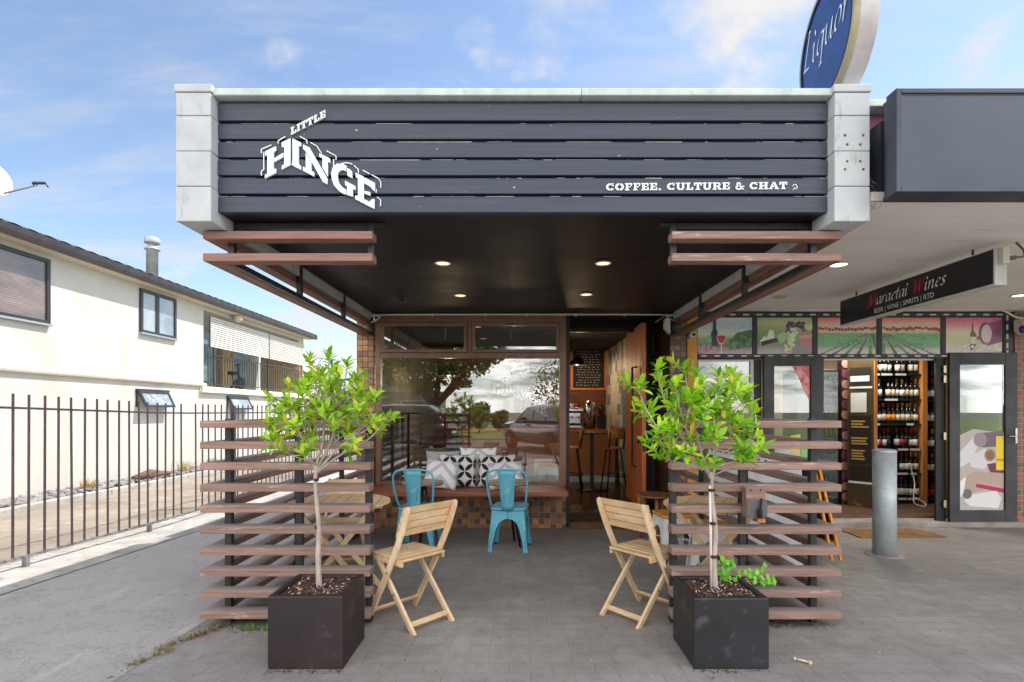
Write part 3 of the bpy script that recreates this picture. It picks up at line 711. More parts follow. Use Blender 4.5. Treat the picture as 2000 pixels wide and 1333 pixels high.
# ------------------------------------------------------------------ the wine shop
WD = 6.95
shop = thing('wine_shop', 'liquor shop with charcoal frames, printed window panels and pale soffit, right of the cafe', 'building', (4.2, WD, zg(WD)))
N = NT('pale_soffit')
sep = N.n('SeparateXYZ', {0: N.obj()})
fy = N.math('FRACT', N.math('DIVIDE', N.math('ADD', sep.outputs[1], 0.25), .78))
ln = N.rng(N.math('ABSOLUTE', N.math('SUBTRACT', fy, .5)), .493, .497)
nz = N.noise(1.2, (1,3,1), detail=7, rough=.65)
c = N.mix(N.rng(nz, .35, .75), S(244,240,236), S(228,222,218))
st = N.noise(3, (.6,4,1), detail=7, loc=(1,4,2)); c = N.mix(N.rng(st, .66, .78, 0, .5), c, S(140,132,126))
c = N.mix(ln, c, S(222,220,216)); N.set(color=c, rough=.7)
M_psoffit = N.m
part(shop, 'soffit', MB().box(2.106, 9, 3.30, WD, 2.655, 2.68), M_psoffit)
part(shop, 'soffit_edge', MB().box(2.106, 9, 3.27, 3.298, 2.648, 2.70), mat('edge_strip', S(206,196,192), S(178,168,164), .7, scale=9))
part(shop, 'parapet', MB().box(2.106, 9, 3.52, 3.7, 2.70, 3.30), mat('mauve_parapet', S(120,70,90), None, .8))
part(shop, 'capping', MB().box(2.106, 9, 3.42, 3.72, 3.302, 3.345), M_cap, bevel=.006)
part(shop, 'roof', MB().box(2.10, 9, 3.70, 12, 3.05, 3.26), M_psoffit)
M_frame = mat('charcoal_frame', S(62,62,68), S(52,52,57), .5, scale=5)
M_black = mat('black_trim', S(20,20,22), None, .5)
def pb(mb, u0, u1, v0, v1, y0, y1, d=WD): mb.box(X(u0,d), X(u1,d), y0, y1, Z(v1,d), Z(v0,d))
part(shop, 'corner_post', MB().box(X(1340.5,WD), X(1359.5,WD), WD-.04, WD+.05, -.1, 2.655), mat('ochre_paint', S(226,160,70), S(206,142,58), .6, scale=8))
m = MB()
for u in (1359.8, 1470, 1588, 1713.5, 1838.5): pb(m, u, u + (9.5 if u > 1360 else 3), 613, 700, WD, WD+.06)
pb(m, 1960, 1980, 613, 1020, WD, WD+.06)
m.box(X(1362.8,WD), X(1960,WD), WD+.002, WD+.058, Z(620,WD), 2.655); m.box(X(1362.8,WD), X(1960,WD), WD-.012, WD+.058, Z(700,WD), Z(692,WD))
part(shop, 'frame', m, M_frame, bevel=.003)
part(shop, 'back_panel', MB().box(2.21, 6.3, WD+.062, WD+.08, 2.06, 2.66), M_black)
M_tile_g = tiles('mosaic_tile_warm', [S(150,112,84), S(120,92,78), S(168,96,66), S(136,104,86), S(112,84,74), S(152,88,60)], .0705, 'xz', S(170,150,132), off=(0,0,.095))
part(shop, 'pilaster', MB().box(X(1981,WD), 9, WD-.01, WD+.2, -.2, 2.655), M_tile_g)
# printed panels above the doors
def poster_mat(name, stops, sc=14, stretch=(1,1,3), amt=.12, dark=S(40,60,30)):
    N = NT(name); sep = N.n('SeparateXYZ', {0: N.obj()})
    nz = N.noise(sc, stretch, detail=6, rough=.65)
    t = N.math('ADD', N.rng(sep.outputs[2], Z(692,WD)-OFFZ, Z(620,WD)-OFFZ), N.math('MULTIPLY', N.math('SUBTRACT', nz, .5), amt))
    rp = N.n('ValToRGB', {0: t}); e = rp.color_ramp.elements
    for i, (p, c) in enumerate(stops):
        k = e[i] if i < 2 else e.new(p)
        k.position = p; k.color = c
    n2 = N.noise(sc*3, (1,1,1), detail=4)
    N.set(color=N.mix(N.rng(n2, .5, .8, 0, .22), rp.outputs[0], dark), rough=.25, coat=.3); return N.m
OFFZ = zg(WD)
def lite(c): return tuple(255*(k/255)**.68 for k in c)
def stops(*a): return [(p, S(*lite(c))) for p, c in sorted(a)]
P1 = stops((0,(196,160,170)),(.16,(150,120,130)),(.22,(70,110,70)),(.42,(120,160,96)),(.5,(180,200,170)),(.54,(210,214,214)),(.78,(170,196,214)),(1,(206,220,226)))
P2 = stops((0,(170,150,156)),(.22,(128,112,110)),(.3,(96,120,80)),(.6,(110,150,90)),(.85,(176,186,120)),(1,(150,170,110)))
P3 = stops((0,(206,190,196)),(.14,(170,150,150)),(.22,(96,150,96)),(.56,(84,160,100)),(.585,(214,170,140)),(.66,(226,206,190)),(.82,(236,170,150)),(1,(226,84,84)))
P5 = stops((0,(214,196,204)),(.24,(206,190,188)),(.34,(196,190,130)),(.56,(214,206,150)),(.62,(232,196,196)),(.8,(232,120,140)),(1,(206,70,120)))
def circ(cx, cy, r, n=12, sy=1.): return [(cx + r*math.cos(2*math.pi*i/n), cy + r*sy*math.sin(2*math.pi*i/n)) for i in range(n)]
flatcol = {}
def fc(c):
    if c not in flatcol: flatcol[c] = mat('print_ink', S(*c), None, .3)
    return flatcol[c]
def poster(u0, u1, st, art, label, sc=14, amt=.12):
    o = part(shop, 'printed_panel', MB().box(X(u0,WD), X(u1,WD), WD+.012, WD+.03, Z(692,WD), Z(620.5,WD)), poster_mat('print', st, sc, amt=amt), label)
    by = {}
    for k, (c, P) in enumerate(art): by.setdefault(c, []).append((k, P))
    for c, L in by.items():
        m = MB()
        for k, P in L: flat(m, [(min(max(a,u0+.3),u1-.3), min(max(b,620.8),691.7)) for a, b in P], WD+.0117-.00012*k, WD, .0003)
        part(o, 'print', m, fc(lite(c)))
    return o
a1 = [((60,96,58), [(1424,668),(1440,650),(1470,644),(1470,678),(1424,684)])]
for i in range(16): a1.append(((84,130,78) if i % 2 else (40,76,48), circ(1424+rnd.uniform(0,44), 656+rnd.uniform(0,24), rnd.uniform(2,5), 7)))
for i in range(26): a1.append((((196,110,150) if i % 3 else (150,70,120)), circ(1362+rnd.uniform(0,34), 672+rnd.uniform(0,18), 3, 8)))
a1 += [((120,170,110), circ(1388,662,8,7)), ((34,32,40), [(1393,625),(1399,625),(1399,642),(1402,648),(1402,676),(1391,676),(1389,650),(1393,644)]), ((230,232,236), [(1400,655),(1418,655),(1417,664),(1412,672),(1410,673),(1410,688),(1414,690),(1404,690),(1408,688),(1408,673),(1404,670),(1401,664)]), ((190,30,60), [(1400.6,655.5),(1417.4,655.5),(1416.4,664),(1412,670.5),(1406,670.5),(1402,664)])]
poster(1362.8, 1469.5, P1, a1, 'printed panel with a red wine glass before vineyard hills')
a2 = [((226,232,210), [(1484,668),(1494,656),(1498,660),(1504,644),(1512,646),(1514,660),(1508,668),(1498,672),(1488,676)]), ((150,196,120), [(1518,656),(1530,648),(1538,652),(1536,664),(1526,672)]), ((30,24,30), [(1486,668),(1516,660),(1520,664),(1518,668),(1488,676)]), ((176,96,90), [(1562,650),(1586,648),(1587,680),(1566,682)]), ((206,140,128), [(1562,656),(1587,654),(1587,660),(1562,662)]), ((120,112,120), [(1550,678),(1588,676),(1588,692),(1546,692)])]
for i in range(30): a2.append((((50,30,60) if i % 2 else (84,56,92)), circ(1537+rnd.uniform(0,34), 630+rnd.uniform(0,18), 3.2, 8)))
for i in range(40):
    q = rnd.random(); a2.append((((196,206,140) if i % 2 else (220,226,176)), circ(1552 - 14*q + rnd.gauss(0,4), 642 + 44*q, 3.3, 8)))
for i in range(10): a2.append(((190,206,130), circ(1574+rnd.uniform(0,12), 636+rnd.uniform(0,14), 3.6, 8)))
poster(1479.5, 1587.5, P2, a2, 'printed panel with dark and green grapes beside a red barrel')
def rows(u0, u1, vx):
    L = []
    for i in range(-8, 9):
        ub = vx + i*24; L.append(((84,64,60) if i % 2 else (54,118,70), [(vx+i*1.1-.3,652),(vx+i*1.1+.3,652),(ub+4,692),(ub-4,692)]))
    for i in range(60): L.append(((120,180,120) if i % 2 else (50,110,66), circ(rnd.uniform(u0,u1), 654+36*rnd.random()**1.5, rnd.uniform(.8,2.2), 6, .6)))
    for i in range(18): L.append(((104,52,40) if i % 3 else (130,74,52), circ(u0 + (u1-u0)*(i+.5)/18, 643+rnd.uniform(-3,2), rnd.uniform(2.5,4), 8, .9)))
    return L
poster(1598, 1713, P3, rows(1598, 1713, 1701), 'printed panel of vineyard rows, partly behind the hanging shop sign')
poster(1723.5, 1838, P3, rows(1723.5, 1838, 1727), 'printed panel of green vineyard rows under a pink sky')
a5 = [((110,52,84), [(1926,632),(1958,624),(1959.5,668),(1930,676)]), ((140,80,110), circ(1926,651,13.5,20,1.7)), ((60,40,60), circ(1926,651,11.5,20,1.7)), ((214,180,200), circ(1928,652,10.5,20,1.7)), ((90,70,50), [(1899.5,631),(1902.5,631),(1903,646),(1908,652),(1908,684),(1896,684),(1896,652),(1899,646)]), ((206,196,170), [(1896.5,658),(1907.5,658),(1907.5,672),(1896.5,672)]), ((150,40,70), circ(1913,660,4,10))]
for i in range(44): a5.append((((236,234,220) if i % 2 else (206,208,190)), circ(1870+rnd.uniform(0,88), 677+rnd.uniform(0,13), rnd.uniform(2,3.4), 8)))
poster(1848, 1959, P5, a5, 'printed panel with a purple barrel, bottle and white grapes')
# window left of the doors
m = MB(); pb(m, 1362.8, 1366, 703, 1020, WD+.002, WD+.05); pb(m, 1466, 1472, 703, 1020, WD+.002, WD+.05); pb(m, 1366, 1466, 703, 706, WD+.002, WD+.05); pb(m, 1366, 1466, 985, 1020, WD+.002, WD+.05)
wn_ = part(shop, 'window', m, mat('silver_frame', S(196,204,210), None, .4))
part(wn_, 'pane', MB().box(X(1366,WD), X(1466,WD), WD+.025, WD+.028, Z(985,WD), Z(706,WD)), M_glass_clear)
# two glazed doors folded flat against the front
def shopdoor(u0, u1, g0, g1, vt, vb, gt, gb, y0, y1, label):
    m = MB(); pb(m, u0, g0, vt, vb, y0, y1); pb(m, g1, u1, vt, vb, y0, y1); pb(m, g0, g1, vt, gt, y0+.001, y1); pb(m, g0, g1, gb, vb, y0+.001, y1)
    d = part(shop, 'door', m, M_frame, label, bevel=.003)
    m = MB()
    w = .8
    pb(m, g0, g0+w, gt, gb, y0+.012, y0+.02); pb(m, g1-w, g1, gt, gb, y0+.012, y0+.02); part(d, 'bead', m, M_black)
    part(d, 'pane', MB().box(X(g0+w,WD), X(g1-w,WD), y0+.022, y0+.026, Z(gb,WD), Z(gt,WD)), M_glass_clear)
    return d
dl = shopdoor(1488, 1604, 1508, 1579, 697, 1018, 716, 990, WD-.06, WD-.015, 'dark glazed door with a red decal at its top corner')
m = MB(); flat(m, [(1545,716.5),(1578,716.5),(1578,783),(1566,758),(1556,735)], WD-.041, WD, .001); part(dl, 'decal', m, mat('red_decal', S(224,96,104), S(240,180,180), .5, scale=14, con=(.45,.6)))
m = MB(); flat(m, [(1540,852),(1560,848),(1560,892),(1538,892)], WD-.041, WD, .001); part(dl, 'decal', m, fc((236,214,60)))
m = MB(); flat(m, [(1510,872),(1538,860),(1538,896),(1510,896)], WD-.041, WD, .001); flat(m, [(1561,868),(1578,862),(1578,896),(1561,896)], WD-.041, WD, .001); part(dl, 'decal', m, fc((150,206,140)))
dr = shopdoor(1848, 1979, 1868, 1956, 690, 1018, 713, 996, WD-.06, WD-.015, 'dark glazed door folded flat with cork print and steel handle')
Md = [((196,186,178), [(1868.6,850),(1896,838),(1955,846),(1955,995.5),(1868.6,995.5)]),
 ((226,224,226), [(1868.6,884),(1900,850),(1912,856),(1892,900),(1868.6,914)]), ((120,96,110), [(1906,846),(1954,842),(1954,872),(1912,874),(1904,864)]), ((160,140,150), circ(1909,859,13,14,1.1)),
 ((224,220,222), [(1886,892),(1918,876),(1936,880),(1938,900),(1916,916),(1892,912)]), ((170,136,112), circ(1928,889,11,16,1.15)), ((140,100,76), circ(1928,889,8,16,1.15)),
 ((110,50,76), [(1922,906),(1955,902),(1955,928),(1930,926)]), ((246,214,30), [(1940,852),(1955,852),(1955,918),(1940,918)]), ((196,150,20), [(1940,896),(1955,896),(1955,900),(1940,900)]),
 ((188,166,150), [(1880,930),(1900,920),(1955,924),(1955,948),(1890,962),(1876,950)]), ((176,40,90), [(1902,944),(1955,954),(1955,962),(1900,951)]), ((226,150,180), [(1904,940),(1955,950),(1955,953),(1902,943.5)]),
 ((232,230,232), [(1884,966),(1940,958),(1950,972),(1944,992),(1890,988),(1878,978)]), ((120,110,110), circ(1884,964,9,12,1.1)), ((246,244,244), [(1870,940),(1882,930),(1876,962),(1870,972)])]
by = {}
for k, (c_, P) in enumerate(Md): by.setdefault(c_, []).append((k, P))
for c_, L in by.items():
    m = MB()
    for k, P in L: flat(m, [(min(max(a,1869.2),1954.8), b) for a, b in P], WD-.0405-.0002*k, WD, .0003)
    part(dr, 'cork_print', m, fc(c_))
m = MB(); hx, hz = X(1976,WD), Z(852,WD); m.box(hx-.012, hx+.012, WD-.068, WD-.061, hz-.09, hz+.10); m.tube([(hx,WD-.07,hz),(hx,WD-.11,hz),(hx-.12,WD-.11,hz)], .009, 8)
part(dr, 'handle', m, mat('chrome', S(206,206,206), None, .2, metal=1.))
M_hinge = mat('brass', S(190,180,150), None, .35, metal=1.)
for v in (722, 741, 852, 984):
    m = MB(); pb(m, 1840, 1846, v-7, v+7, WD-.03, WD-.012); part(dr, 'hinge', m, M_hinge)
part(shop, 'door_jamb', MB().box(X(1828,WD), X(1847.7,WD), WD, WD+.03, Z(1018,WD), Z(700,WD)), M_black); part(shop, 'door_jamb', MB().box(X(1472.5,WD), X(1487,WD), WD, WD+.05, Z(1018,WD), Z(703,WD)), M_black)
part(shop, 'threshold', MB().box(2.2, 6.35, WD-.10, WD+.18, -.2, -.028), mat('concrete_sill', S(166,158,150), S(136,128,120), .9, scale=5, bump=.4), bevel=.006)
m = MB(); m.box(X(1604,WD), X(1848,WD), WD+.05, WD+.06, Z(703.5,WD), Z(700.5,WD)); part(shop, 'door_track', m, M_white)
part(shop, 'interior_floor', MB().box(2.1, 8.5, WD+.181, 11, -.2, .0), mat('shop_floor', S(110,82,66), S(84,62,50), .4, scale=4, stretch=(1,8,1)))
part(shop, 'interior_wall', MB().box(2.1, 8.5, 10.6, 10.7, 0, 2.66), mat('shop_wall', S(150,130,104), None, .8))
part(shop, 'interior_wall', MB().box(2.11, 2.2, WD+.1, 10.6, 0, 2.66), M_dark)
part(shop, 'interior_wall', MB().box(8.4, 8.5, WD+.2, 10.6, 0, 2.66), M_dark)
part(shop, 'interior_ceiling', MB().box(2.1, 8.5, WD+.081, 10.7, 2.60, 2.65), mat('shop_ceiling', S(200,198,190), None, .8))
for (u, v, nm) in ((1638,517,'white recessed downlight in pale soffit near the cafe canopy'), (1992,577,'white recessed downlight in pale soffit at the far right')):
    d = (2.655 - H) * F / (CY - v); downlight(X(u,d), d, 2.655, M_lampc, nm, 'downlights in the shop soffit', .07)
for u, v, nm in ((1522,580,'flat round soffit vent between the canopy slats and hanging sign'), (1760,560,'flat round soffit vent above the hanging sign')):
    d = (2.655 - H) * F / (CY - v)
    solo('soffit_vent', MB().lathe([(.075,2.6548),(.075,2.648),(.06,2.645),(.0005,2.645)], (X(u,d),d,0), 24), mat('vent', S(186,180,176), None, .6), nm, 'vent', 'soffit vents')
# LED strips around the printed panels
ls = thing('light_strip', 'string of small white light modules around the printed panels', 'light string', (4.2, WD-.03, Z(693,WD)))
m = MB(); md = MB(); M_cable = mat('cable', S(120,120,120), None, .6)
for v, ua, ub in ((615.5,1420,1962), (696,1364,1962)):
    pts = [(X(ua+(ub-ua)*i/40,WD), WD-.02, Z(v+rnd.uniform(-.5,.5),WD)) for i in range(41)]; m.tube(pts, .003, 5)
    u = ua + 4
    while u < ub - 8: md.box(X(u,WD), X(u+11,WD), WD-.028, WD-.014, Z(v+1.3,WD), Z(v-1.3,WD)); u += 26
m.tube([(X(1964,WD),WD-.02,Z(615,WD)),(X(1964,WD),WD-.02,Z(696,WD))], .003, 5)
for v in (622,640,658,676,690): md.box(X(1963,WD), X(1965.5,WD), WD-.028, WD-.014, Z(v+5,WD), Z(v-5,WD))
part(ls, 'cable', m, M_cable); part(ls, 'light_module', md, M_white)
def cctv(x, y, z, label):
    root = thing('security_camera', label, 'camera', (x,y,z), 'security cameras')
    part(root, 'housing', MB().lathe([(.001,-.05),(.03,-.05),(.042,-.03),(.045,0),(.045,.05)], (x,y,z), 20, axis='y'), M_white)
    part(root, 'lens', MB().lathe([(.001,-.062),(.014,-.06),(.022,-.048)], (x+.008,y,z), 16, axis='y'), M_black)
cctv(X(1352,6.86), 6.86, Z(655,6.86), 'white eyeball security camera on the ochre corner post')
m = MB(); ax0, ax1, ay = X(1983,6.9), X(2030,6.9), 6.78
m.prism([(ax0,ay,Z(622,ay)),(ax1,ay,Z(622,ay)),(ax1,ay,Z(648,ay)),(ax1-.1,ay,Z(653,ay)),(ax0+.06,ay,Z(652,ay)),(ax0,ay,Z(645,ay))], (0,.15,0))
al = solo('alarm_box', m, M_white, 'white alarm box with red diamond and blue light on tiled pilaster', 'alarm box', bevel=.008)
m = MB(); cx_, cz_ = X(1999,ay), Z(631,ay)
for a, b in (((-.055,0),(0,.04)),((0,.04),(.055,0)),((.055,0),(0,-.04)),((0,-.04),(-.055,0))): m.bar((cx_+a[0],ay-.002,cz_+a[1]),(cx_+b[0],ay-.002,cz_+b[1]),.008,.003,up=(0,1,0))
part(al, 'diamond_mark', m, fc((206,50,50)))
part(al, 'blue_light', MB().lathe([(.001,-.03),(.03,-.025),(.05,-.002)], (cx_-.01,ay,Z(644,ay)), 18, axis='y'), mat('blue_lens', S(30,50,110), None, .2))
cb = [(X(1880,6.88),6.85,Z(606,6.85)),(X(1940,6.88),6.85,Z(605,6.85)),(X(1958,6.88),6.84,Z(609,6.85)),(X(1980,6.88),6.82,Z(622,6.85)),(X(2010,6.88),6.82,Z(622,6.85))]
solo('conduit', MB().tube(catmull([(X(1500,6.88),6.85,Z(607,6.85))]+cb, 4), .012, 8), M_white, 'pale conduit pipe along the liquor shop soffit to the alarm box', 'pipe')
# charcoal sign box on the parapet
sb = thing('sign_box', 'large blank charcoal sign box mounted above the pale shop soffit', 'sign', (4, 3.1, 2.63))
bx0, bz0, bz1 = 2.138, 2.632, 3.225
M_signgrey = mat('charcoal_panel', S(56,64,81), S(49,57,73), .42, scale=.8)
M_signfr = mat('charcoal_sign_frame', S(52,60,75), S(46,53,66), .4, scale=3)
part(sb, 'panel', MB().box(bx0+.03, 8.97, 3.108, 3.25, bz0+.03, bz1-.03), M_signgrey)
m = MB(); m.box(bx0, bx0+.029, 3.10, 3.19, bz0, bz1); m.box(bx0+.029, 9, 3.10, 3.264, bz1-.029, bz1); m.box(bx0+.029, 9, 3.10, 3.264, bz0, bz0+.029); part(sb, 'frame', m, M_signfr, bevel=.004)
part(sb, 'shadow_gap', MB().box(bx0+.04, 8.97, 3.1065, 3.1075, bz1-.040, bz1-.031), M_black)
part(sb, 'casing', MB().box(bx0+.02, 9, 3.268, 3.42, bz0+.07, bz1-.1), mat('dark_casing', S(38,40,52), S(26,28,36), .5, scale=6))
# cobweb straw nest in the corner
m = MB()
for i in range(70):
    p = Vector((rnd.uniform(2.11,2.17), rnd.uniform(3.29,3.40), rnd.uniform(2.66,2.80)))
    q = p + Vector((rnd.gauss(0,.03), rnd.gauss(0,.02), rnd.gauss(0,.04))); m.tube([p, (p+q)/2 + Vector((rnd.gauss(0,.008),0,rnd.gauss(0,.008))), q], .0009, 4)
m.tube(catmull([(2.16,3.28,2.66),(2.165,3.27,2.62),(2.13,3.27,2.60),(2.10,3.27,2.62),(2.11,3.28,2.66)],4), .0012, 4)
solo('bird_nest', m, mat('nest_straw', S(150,146,150), S(90,84,80), .9, scale=40), 'wispy grey nest and web wedged beside the block pier and sign box', 'nest')
# round roof sign
rs = thing('round_sign', 'round blue double sided sign on a pole above the block pier', 'sign', (2.135, 3.6, 3.35))
cy_, cz_, cr_ = 3.675, 3.865, .385
def yz(a, r): return cy_ + r*math.cos(a), cz_ + r*math.sin(a)
def xf(y): return 2.055 - (y - cy_) * -.093
def disc(xo, r, n=64): return [(xf(yz(2*math.pi*i/n, r)[0]) + xo,) + yz(2*math.pi*i/n, r) for i in range(n)]
m = MB(); A = disc(.0, cr_+.012); B = disc(.145, cr_+.012); n = 64
m.add(A + B, [(i, (i+1) % n, n + (i+1) % n, n + i) for i in range(n)], True); m.add(B, [tuple(range(n))]); m.add(A, [tuple(range(n))[::-1]])
part(rs, 'casing', m, mat('sign_casing', S(190,184,184), S(168,160,160), .5, scale=5, c3=S(110,100,96), c3t=(.64,.72), c3s=18))
m = MB(); A = disc(-.012, cr_+.014); B = disc(.03, cr_+.014); C_ = disc(-.012, cr_-.012)
m.add(A + B + C_, [(i, (i+1) % n, n + (i+1) % n, n + i) for i in range(n)] + [((i+1) % n, i, 2*n + i, 2*n + (i+1) % n) for i in range(n)], True)
part(rs, 'rim', m, mat('cream_rim', S(168,158,132), S(150,140,114), .5, scale=10))
m = MB(); m.add(disc(-.006, cr_-.010), [tuple(range(n))])
part(rs, 'face', m, mat('sign_blue', S(18,56,122), S(15,48,108), .35, scale=3, c3=S(120,150,190), c3t=(.70,.73), c3s=4, c3st=(1,6,.5)), recalc=False)
m = MB(); A = disc(-.0128, cr_-.026); B = disc(-.0128, cr_-.008); m.add(A + B, [(i, (i+1) % n, n + (i+1) % n, n + i) for i in range(n)]); part(rs, 'edge_band', m, M_black, recalc=False)
part(rs, 'pole', MB().tube([(2.15,3.60,3.30),(2.15,3.60,3.55)], .032, 14), mat('pole_grey', S(190,184,186), S(160,154,156), .4, scale=9))
# broad-nib italic lettering: strokes swept with a slanted pen edge
PEN = {'L': (.56, [[(.06,.90),(.18,1.0),(.30,.97)], [(.24,.97),(.14,.5),(.06,.03)], [(.0,.02),(.2,.01),(.38,.0),(.52,.10)]]),
 'i': (.26, [[(-.02,.40),(.07,.5),(.06,.25),(.07,.04),(.14,.0),(.24,.1)], [(.06,.80),(.10,.74),(.13,.66)]]),
 'q': (.50, [[(.40,.46),(.26,.5),(.10,.40),(.04,.18),(.10,.02),(.22,.04),(.36,.24),(.42,.48)], [(.43,.5),(.40,.1),(.36,-.36)], [(.27,-.36),(.46,-.34)]]),
 'u': (.56, [[(-.02,.40),(.07,.5),(.06,.2),(.12,.01),(.22,.04),(.36,.26),(.42,.5)], [(.43,.5),(.40,.2),(.41,.03),(.48,.0),(.56,.1)]]),
 'o': (.44, [[(.26,.5),(.12,.42),(.04,.2),(.10,.01),(.22,.03),(.35,.2),(.36,.4),(.26,.5),(.2,.48)]]),
 'r': (.38, [[(-.02,.40),(.07,.5),(.06,.25),(.04,0)], [(.06,.24),(.16,.42),(.26,.5),(.36,.45)]]),
 'a': (.54, [[(.40,.46),(.26,.5),(.10,.40),(.04,.18),(.10,.02),(.22,.04),(.36,.24),(.42,.48)], [(.43,.5),(.40,.2),(.41,.03),(.48,.0),(.56,.1)]]),
 'e': (.42, [[(.06,.24),(.22,.28),(.34,.40),(.28,.5),(.14,.44),(.05,.24),(.08,.05),(.18,.0),(.30,.05),(.40,.14)]]),
 't': (.30, [[(.16,.74),(.10,.4),(.08,.08),(.14,.0),(.22,.02),(.30,.1)], [(-.02,.5),(.28,.5)]]),
 'n': (.56, [[(-.02,.40),(.07,.5),(.06,.25),(.04,0)], [(.06,.24),(.18,.43),(.30,.5),(.38,.42),(.36,.2),(.38,.03),(.46,.0),(.56,.1)]]),
 's': (.38, [[(.34,.44),(.24,.5),(.12,.46),(.10,.36),(.24,.22),(.26,.10),(.16,.0),(.02,.05)]]),
 'M': (1.04, [[(-.08,.10),(.02,.0),(.12,.14),(.22,.55),(.30,.95)], [(.12,.80),(.18,.92),(.30,.97)], [(.30,.97),(.38,.5),(.46,.06)], [(.46,.06),(.62,.55),(.80,1.0)], [(.80,1.0),(.82,.5),(.86,.06),(.92,.0),(1.02,.1)]]),
 'W': (1.10, [[(-.02,.80),(.06,.93),(.16,.95)], [(.14,.97),(.20,.5),(.24,.03)], [(.24,.03),(.42,.5),(.58,.92)], [(.58,.95),(.60,.5),(.62,.03)], [(.62,.03),(.84,.5),(1.0,.92),(1.10,1.0)]]),
 ' ': (.30, [])}
def pen_text(mb, s, fn, x=0., nib=.085, ang=38, shear=.22, track=.05):
    nx, ny = nib*math.cos(math.radians(ang))/2, nib*math.sin(math.radians(ang))/2; k = 0
    for ch in s:
        w, st = PEN[ch]
        for L in st:
            P = [(p.x, p.y) for p in catmull([(a, b, 0) for a, b in L], 5)]
            pr = [(x + a - nx + (b-ny)*shear, b - ny) for a, b in P]; pl = [(x + a + nx + (b+ny)*shear, b + ny) for a, b in P]
            v = [fn(*q, k) for q in pr] + [fn(*q, k) for q in pl]; m_ = len(P); k += 1
            mb.add(v, [(i, i+1, m_+i+1, m_+i) for i in range(m_-1)])
        x += w + track
    return x
# word runs along the disc from its far edge to its near edge
m = MB(); tot = sum(PEN[c][0] + .05 for c in 'Liquor')
def fq(x, y, k):
    yy = cy_ + .335 - (x / tot) * .67; return (xf(yy) - .0075 - .0003*k, yy, cz_ + .0 - .03*x/tot + y * .245)
pen_text(m, 'Liquor', fq, .02, nib=.07); part(rs, 'lettering', m, M_letter, recalc=False)
# hanging light box
hs_ = thing('hanging_sign', 'long black hanging light box sign with red and white script lettering', 'sign', (3.52, 5.0, 2.32))
hy0, hy1, hz0, hz1 = 4.05, 6.02, 2.32, 2.60
part(hs_, 'casing', MB().box(3.526, 3.618, hy0, hy1, hz0, hz1), mat('sign_case', S(214,214,212), S(196,194,192), .45, scale=4), bevel=.004)
part(hs_, 'face', MB().box(3.520, 3.5255, hy0+.012, hy1-.012, hz0+.012, hz1-.012), mat('sign_black', S(24,24,30), None, .22))
m = MB(); m.box(3.55, 3.60, hy0-.045, hy0-.001, 2.47, 2.592)
jb = part(hs_, 'junction_box', m, mat('aged_plastic', S(206,200,186), None, .6), bevel=.004)
m = MB(); m.tube(catmull([(3.60,hy0-.03,2.51),(3.66,hy0-.04,2.515),(3.72,hy0-.03,2.53),(3.74,hy0,2.58),(3.74,hy0+.06,2.655)],5), .008, 7); m.tube([(3.60,hy0-.03,2.51),(3.645,hy0-.04,2.513)], .016, 10)
part(jb, 'cable', m, mat('cable_brown', S(110,96,88), None, .6))
m = MB()
for y in (4.3, 5.8): m.tube([(3.57,y,2.60),(3.57,y,2.655)], .008, 8)
part(hs_, 'hanger', m, M_steel)
# script from far end (left in view) to near end; x grows towards the camera
def fs(x0, sc, zb_): return lambda x, y, k: (3.5193 - .00025*k, x0 - x*sc, zb_ + y*sc)
def yat(u): return 3.52 * F / (u - CX)
mr = MB(); mw = MB()
ya = yat(1694); L1 = sum(PEN[c][0]+.05 for c in 'Maraetai Wines'); sc = (ya - yat(1851)) / (L1 + .1)
zb1 = 2.437
f1 = fs(ya, sc, zb1)
pen_text(mr, 'M', lambda x,y,k: f1(x*1.05, y*.95-.05, k), 0, nib=.13)
x_ = PEN['M'][0] + .05; x_ = pen_text(mw, 'araetai', lambda x,y,k: f1(x,y*1.02,k+8), x_, nib=.115)
x_ += .34; mr2 = MB(); pen_text(mr2, 'W', lambda x,y,k: f1(x,y*.95-.04,k), x_, nib=.115); part(hs_, 'red_capital', mr2, fc((214,24,44)), recalc=False)
x_ += PEN['W'][0] + .05; pen_text(mw, 'ines', lambda x,y,k: f1(x,y*1.02,k+8), x_, nib=.115)
ltr = part(hs_, 'script_lettering', mw, M_letter, recalc=False); part(hs_, 'red_capital', mr, fc((214,24,44)), recalc=False)
m = MB(); yb = yat(1707); zb2 = Z(611, yat(1707))
wtx = (yb - yat(1824)); text_mb('BEER | WINE | SPIRITS | RTD', 1.0, lambda x, y: (x, 0, y), m)
wmax = max(v[0] for v in m.v); k_ = wtx / wmax
m.v = [(3.5193, yb - v[0]*k_, 2.354 + v[2]*k_*1.0) for v in m.v]
part(hs_, 'sans_lettering', m, M_letter, recalc=False)
